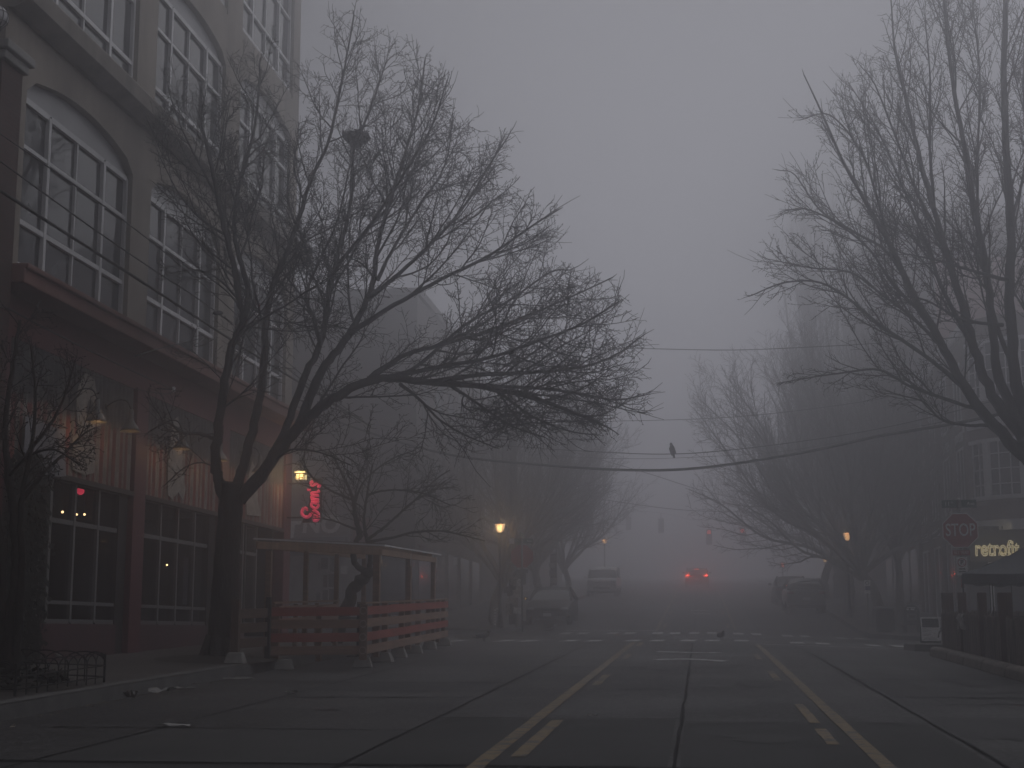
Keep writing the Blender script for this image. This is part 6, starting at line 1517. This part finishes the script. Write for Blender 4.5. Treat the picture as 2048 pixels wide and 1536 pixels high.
# birds: one continuous skinned body each, wings and tail folded
FEATH = mat('black_feather', (.016, .016, .019), .6, .3, 12); BEAKM = mat('black_beak', (.02, .02, .02), .4, .2, 12)
def bird(label, cat, loc, rz, pose, s=1., m=FEATH, group=None):
    t = thing('crow' if cat == 'crow' else 'pigeon', label, cat, loc, rz, group)
    if pose == 'perch':   # upright, seen from behind, tail hanging below the wire
        ch = [((0, .10, -.145), .022), ((0, .07, -.06), .038), ((0, .03, .03), .062), ((0, -.01, .12), .078), ((0, -.03, .20), .066), ((0, -.04, .255), .042), ((0, -.045, .285), .044), ((0, -.05, .315), .034), ((0, -.055, .335), .012)]
        bk_ = [(0, -.075, .30), (0, -.12, .298), (0, -.145, .288)]; legs = [((.03, -.0, .05), (.035, -.0, .0))]
    else:                 # standing level on the road
        ch = [((0, .20, .08), .016), ((0, .13, .10), .034), ((0, .06, .125), .06), ((0, -.02, .14), .068), ((0, -.09, .155), .056), ((0, -.125, .19), .036), ((0, -.14, .225), .034), ((0, -.155, .24), .018)]
        bk_ = [(0, -.165, .232), (0, -.19, .226), (0, -.205, .22)]; legs = [((.025, -.01, .09), (.03, -.02, 0))]
    body = MB().tube(smooth_path([Vector(p) * s for p, r in ch], 4), [v for v in np.interp(np.linspace(0, len(ch) - 1, (len(ch) - 1) * 4 + 1), range(len(ch)), [r * s for p, r in ch]).tolist()], 12)
    body.build('body', m, t, smooth=True)
    MB().tube([Vector(p) * s for p in bk_], [.014 * s, .010 * s, .003 * s], 8).build('beak', BEAKM, t, smooth=True)
    for sx in (-1, 1):
        w = MB()
        if pose == 'perch': w.sphere((sx * .062 * s, .035 * s, .06 * s), .1 * s, 12, 8, (.25, .55, 1.35))
        else: w.sphere((sx * .058 * s, .05 * s, .13 * s), .1 * s, 12, 8, (.22, 1.25, .5))
        w.build('wing', m, t, smooth=True)
        for a, b in legs: MB().tube([(sx * a[0] * s, a[1] * s, a[2] * s), (sx * b[0] * s, b[1] * s, b[2] * s), (sx * b[0] * s, (b[1] - .03) * s, b[2] * s)], .006 * s, 5).build('leg', BEAKM, t)
    tp = ch[0][0]
    if pose == 'perch': MB().prism([(-.03 * s, -.17 * s), (.03 * s, -.17 * s), (.035 * s, 0), (-.035 * s, 0)], .085 * s, .1 * s, 'XZ').build('tail', m, t)
    else: MB().prism([(-.03 * s, .12 * s), (.03 * s, .12 * s), (.04 * s, .27 * s), (-.04 * s, .27 * s)], .08 * s, .092 * s, 'XY').build('tail', m, t)
    return t
pc = at(1347, 906, 50 - 8 * 4 / 8.); bird('black crow perched on the thin cable over the street', 'crow', tuple(pc), R(190), 'perch', 1.02).rotation_euler = (0, R(17), R(165))
g1 = at(967, 1281, 38.2); bird('dark pigeon standing at the left end of the near crossing', 'pigeon', (g1.x, 38.2, gz(g1.x, 38.2) + .004), R(120), 'walk', 1.05, mat('slate_feather', (.05, .05, .058), .6, .3, 12), 'birds on the road')
g2 = at(1443, 1281, 40); bird('dark pigeon on the near crossing under the middle lane', 'pigeon', (g2.x, 40, gz(g2.x, 40) + .004), R(20), 'walk', 1.0, MATS['slate_feather'], 'birds on the road')
g3 = at(1100, 1264, 53); bird('dark pigeon on the far crossing in front of the parked sedan', 'pigeon', (g3.x, 53, gz(g3.x, 53) + .004), R(80), 'walk', 1.1, MATS['slate_feather'], 'birds on the road')
# nest in the big tree
nc = at(712, 278, TY + .7); nt_ = thing('bird_nest', 'dark twig nest lodged high in the big leaning tree', 'nest', tuple(nc))
mb = MB(); rn = random.Random(9)
mb.lathe([(0, -.13), (.07, -.12), (.16, -.05), (.235, .045), (.2, .07), (.10, .02), (0, 0)], n=14)
for i in range(len(mb.v)): x, y, z = mb.v[i]; mb.v[i] = (x * (1 + rn.uniform(-.15, .15)), y * (1 + rn.uniform(-.15, .15)), z + rn.uniform(-.02, .02))
for k in range(330):
    a = rn.uniform(0, 2 * PI); z = rn.uniform(-.14, .08); r_ = (.07 + (z + .14) * .6) * rn.uniform(.8, 1.1); b_ = a + rn.uniform(1.0, 2.3) * rn.choice((-1, 1)) * .6
    p = Vector((r_ * math.cos(a), r_ * math.sin(a), z)); q = Vector((r_ * math.cos(b_) * 1.1, r_ * math.sin(b_) * 1.1, z + rn.uniform(-.05, .08))); d_ = q - p
    mb.tube([p - d_ * .25, (p + q) / 2 * 1.08, q + d_ * rn.uniform(.1, .5)], .0045, 4, cap=False)
mb.build('twigs', BARK, nt_, fix=False)
# ------------------------------------------------------------------ air, light, camera
hz = MB().box(-90, 90, -44, 330, -2.4, HTOP)
mh = bpy.data.materials.new('fog_air'); mh.use_nodes = True
nt = mh.node_tree; nt.nodes.clear()
ou = _n(nt, 'ShaderNodeOutputMaterial'); pv = _n(nt, 'ShaderNodeVolumePrincipled')
pv.inputs['Color'].default_value = (.918, .922, .962, 1); pv.inputs['Density'].default_value = FOG
pv.inputs['Anisotropy'].default_value = FOG_G
nt.links.new(pv.outputs[0], ou.inputs['Volume'])
ho = stuff(hz.build('haze', mh)); ho.display_type = 'WIRE'

w = bpy.data.worlds.new('World'); sc.world = w; w.use_nodes = True
nt = w.node_tree; bg = nt.nodes['Background']
sk = _n(nt, 'ShaderNodeTexSky'); sk.sky_type = 'NISHITA'; sk.sun_disc = False
sk.sun_elevation = R(SUN_EL); sk.sun_rotation = R(SUN_AZ)
sk.air_density = AIR; sk.dust_density = DUST; sk.ozone_density = 1.
hs = _n(nt, 'ShaderNodeHueSaturation'); hs.inputs['Saturation'].default_value = .12
nt.links.new(sk.outputs[0], hs.inputs['Color'])
mx = _n(nt, 'ShaderNodeMix', data_type='RGBA', blend_type='MULTIPLY'); mx.inputs[0].default_value = 1
mx.inputs[7].default_value = (.97, .97, 1.1, 1)
nt.links.new(hs.outputs[0], mx.inputs[6]); nt.links.new(mx.outputs[2], bg.inputs['Color'])
bg.inputs['Strength'].default_value = SKY
ld = bpy.data.lights.new('sun', 'SUN'); ld.energy = SUN; ld.angle = R(SUN_ANG); ld.color = (.99, .98, 1.)
lo = bpy.data.objects.new('sun', ld); COL.objects.link(lo)
# azimuth measured clockwise from +Y, like the sky's sun_rotation
d = Vector((math.sin(R(SUN_AZ)) * math.cos(R(SUN_EL)), math.cos(R(SUN_AZ)) * math.cos(R(SUN_EL)), math.sin(R(SUN_EL))))
lo.rotation_euler = d.to_track_quat('Z', 'Y').to_euler(); lo.location = (0, -20, 30)

cd = bpy.data.cameras.new('camera'); co = bpy.data.objects.new('camera', cd); COL.objects.link(co)
cd.sensor_width = 36; cd.lens = 3000 / 2048 * 36; cd.clip_end = 1500; cd.clip_start = .05
th = math.atan(494 / 3000); psi = math.atan(376 / 3000 * math.cos(th))
co.location = (0, 0, 1.25); co.rotation_euler = (PI / 2 + th, 0, psi)
sc.camera = co
sc.view_settings.view_transform = 'Standard'; sc.view_settings.look = 'None'; sc.view_settings.gamma = 1
sc.view_settings.exposure = EXPO; sc.view_settings.use_curve_mapping = False
cy = sc.cycles
cy.volume_bounces = 4; cy.max_bounces = 8; cy.diffuse_bounces = 3; cy.glossy_bounces = 2; cy.transparent_max_bounces = 8
cy.use_denoising = True; cy.sample_clamp_indirect = 3.
cy.use_adaptive_sampling = False
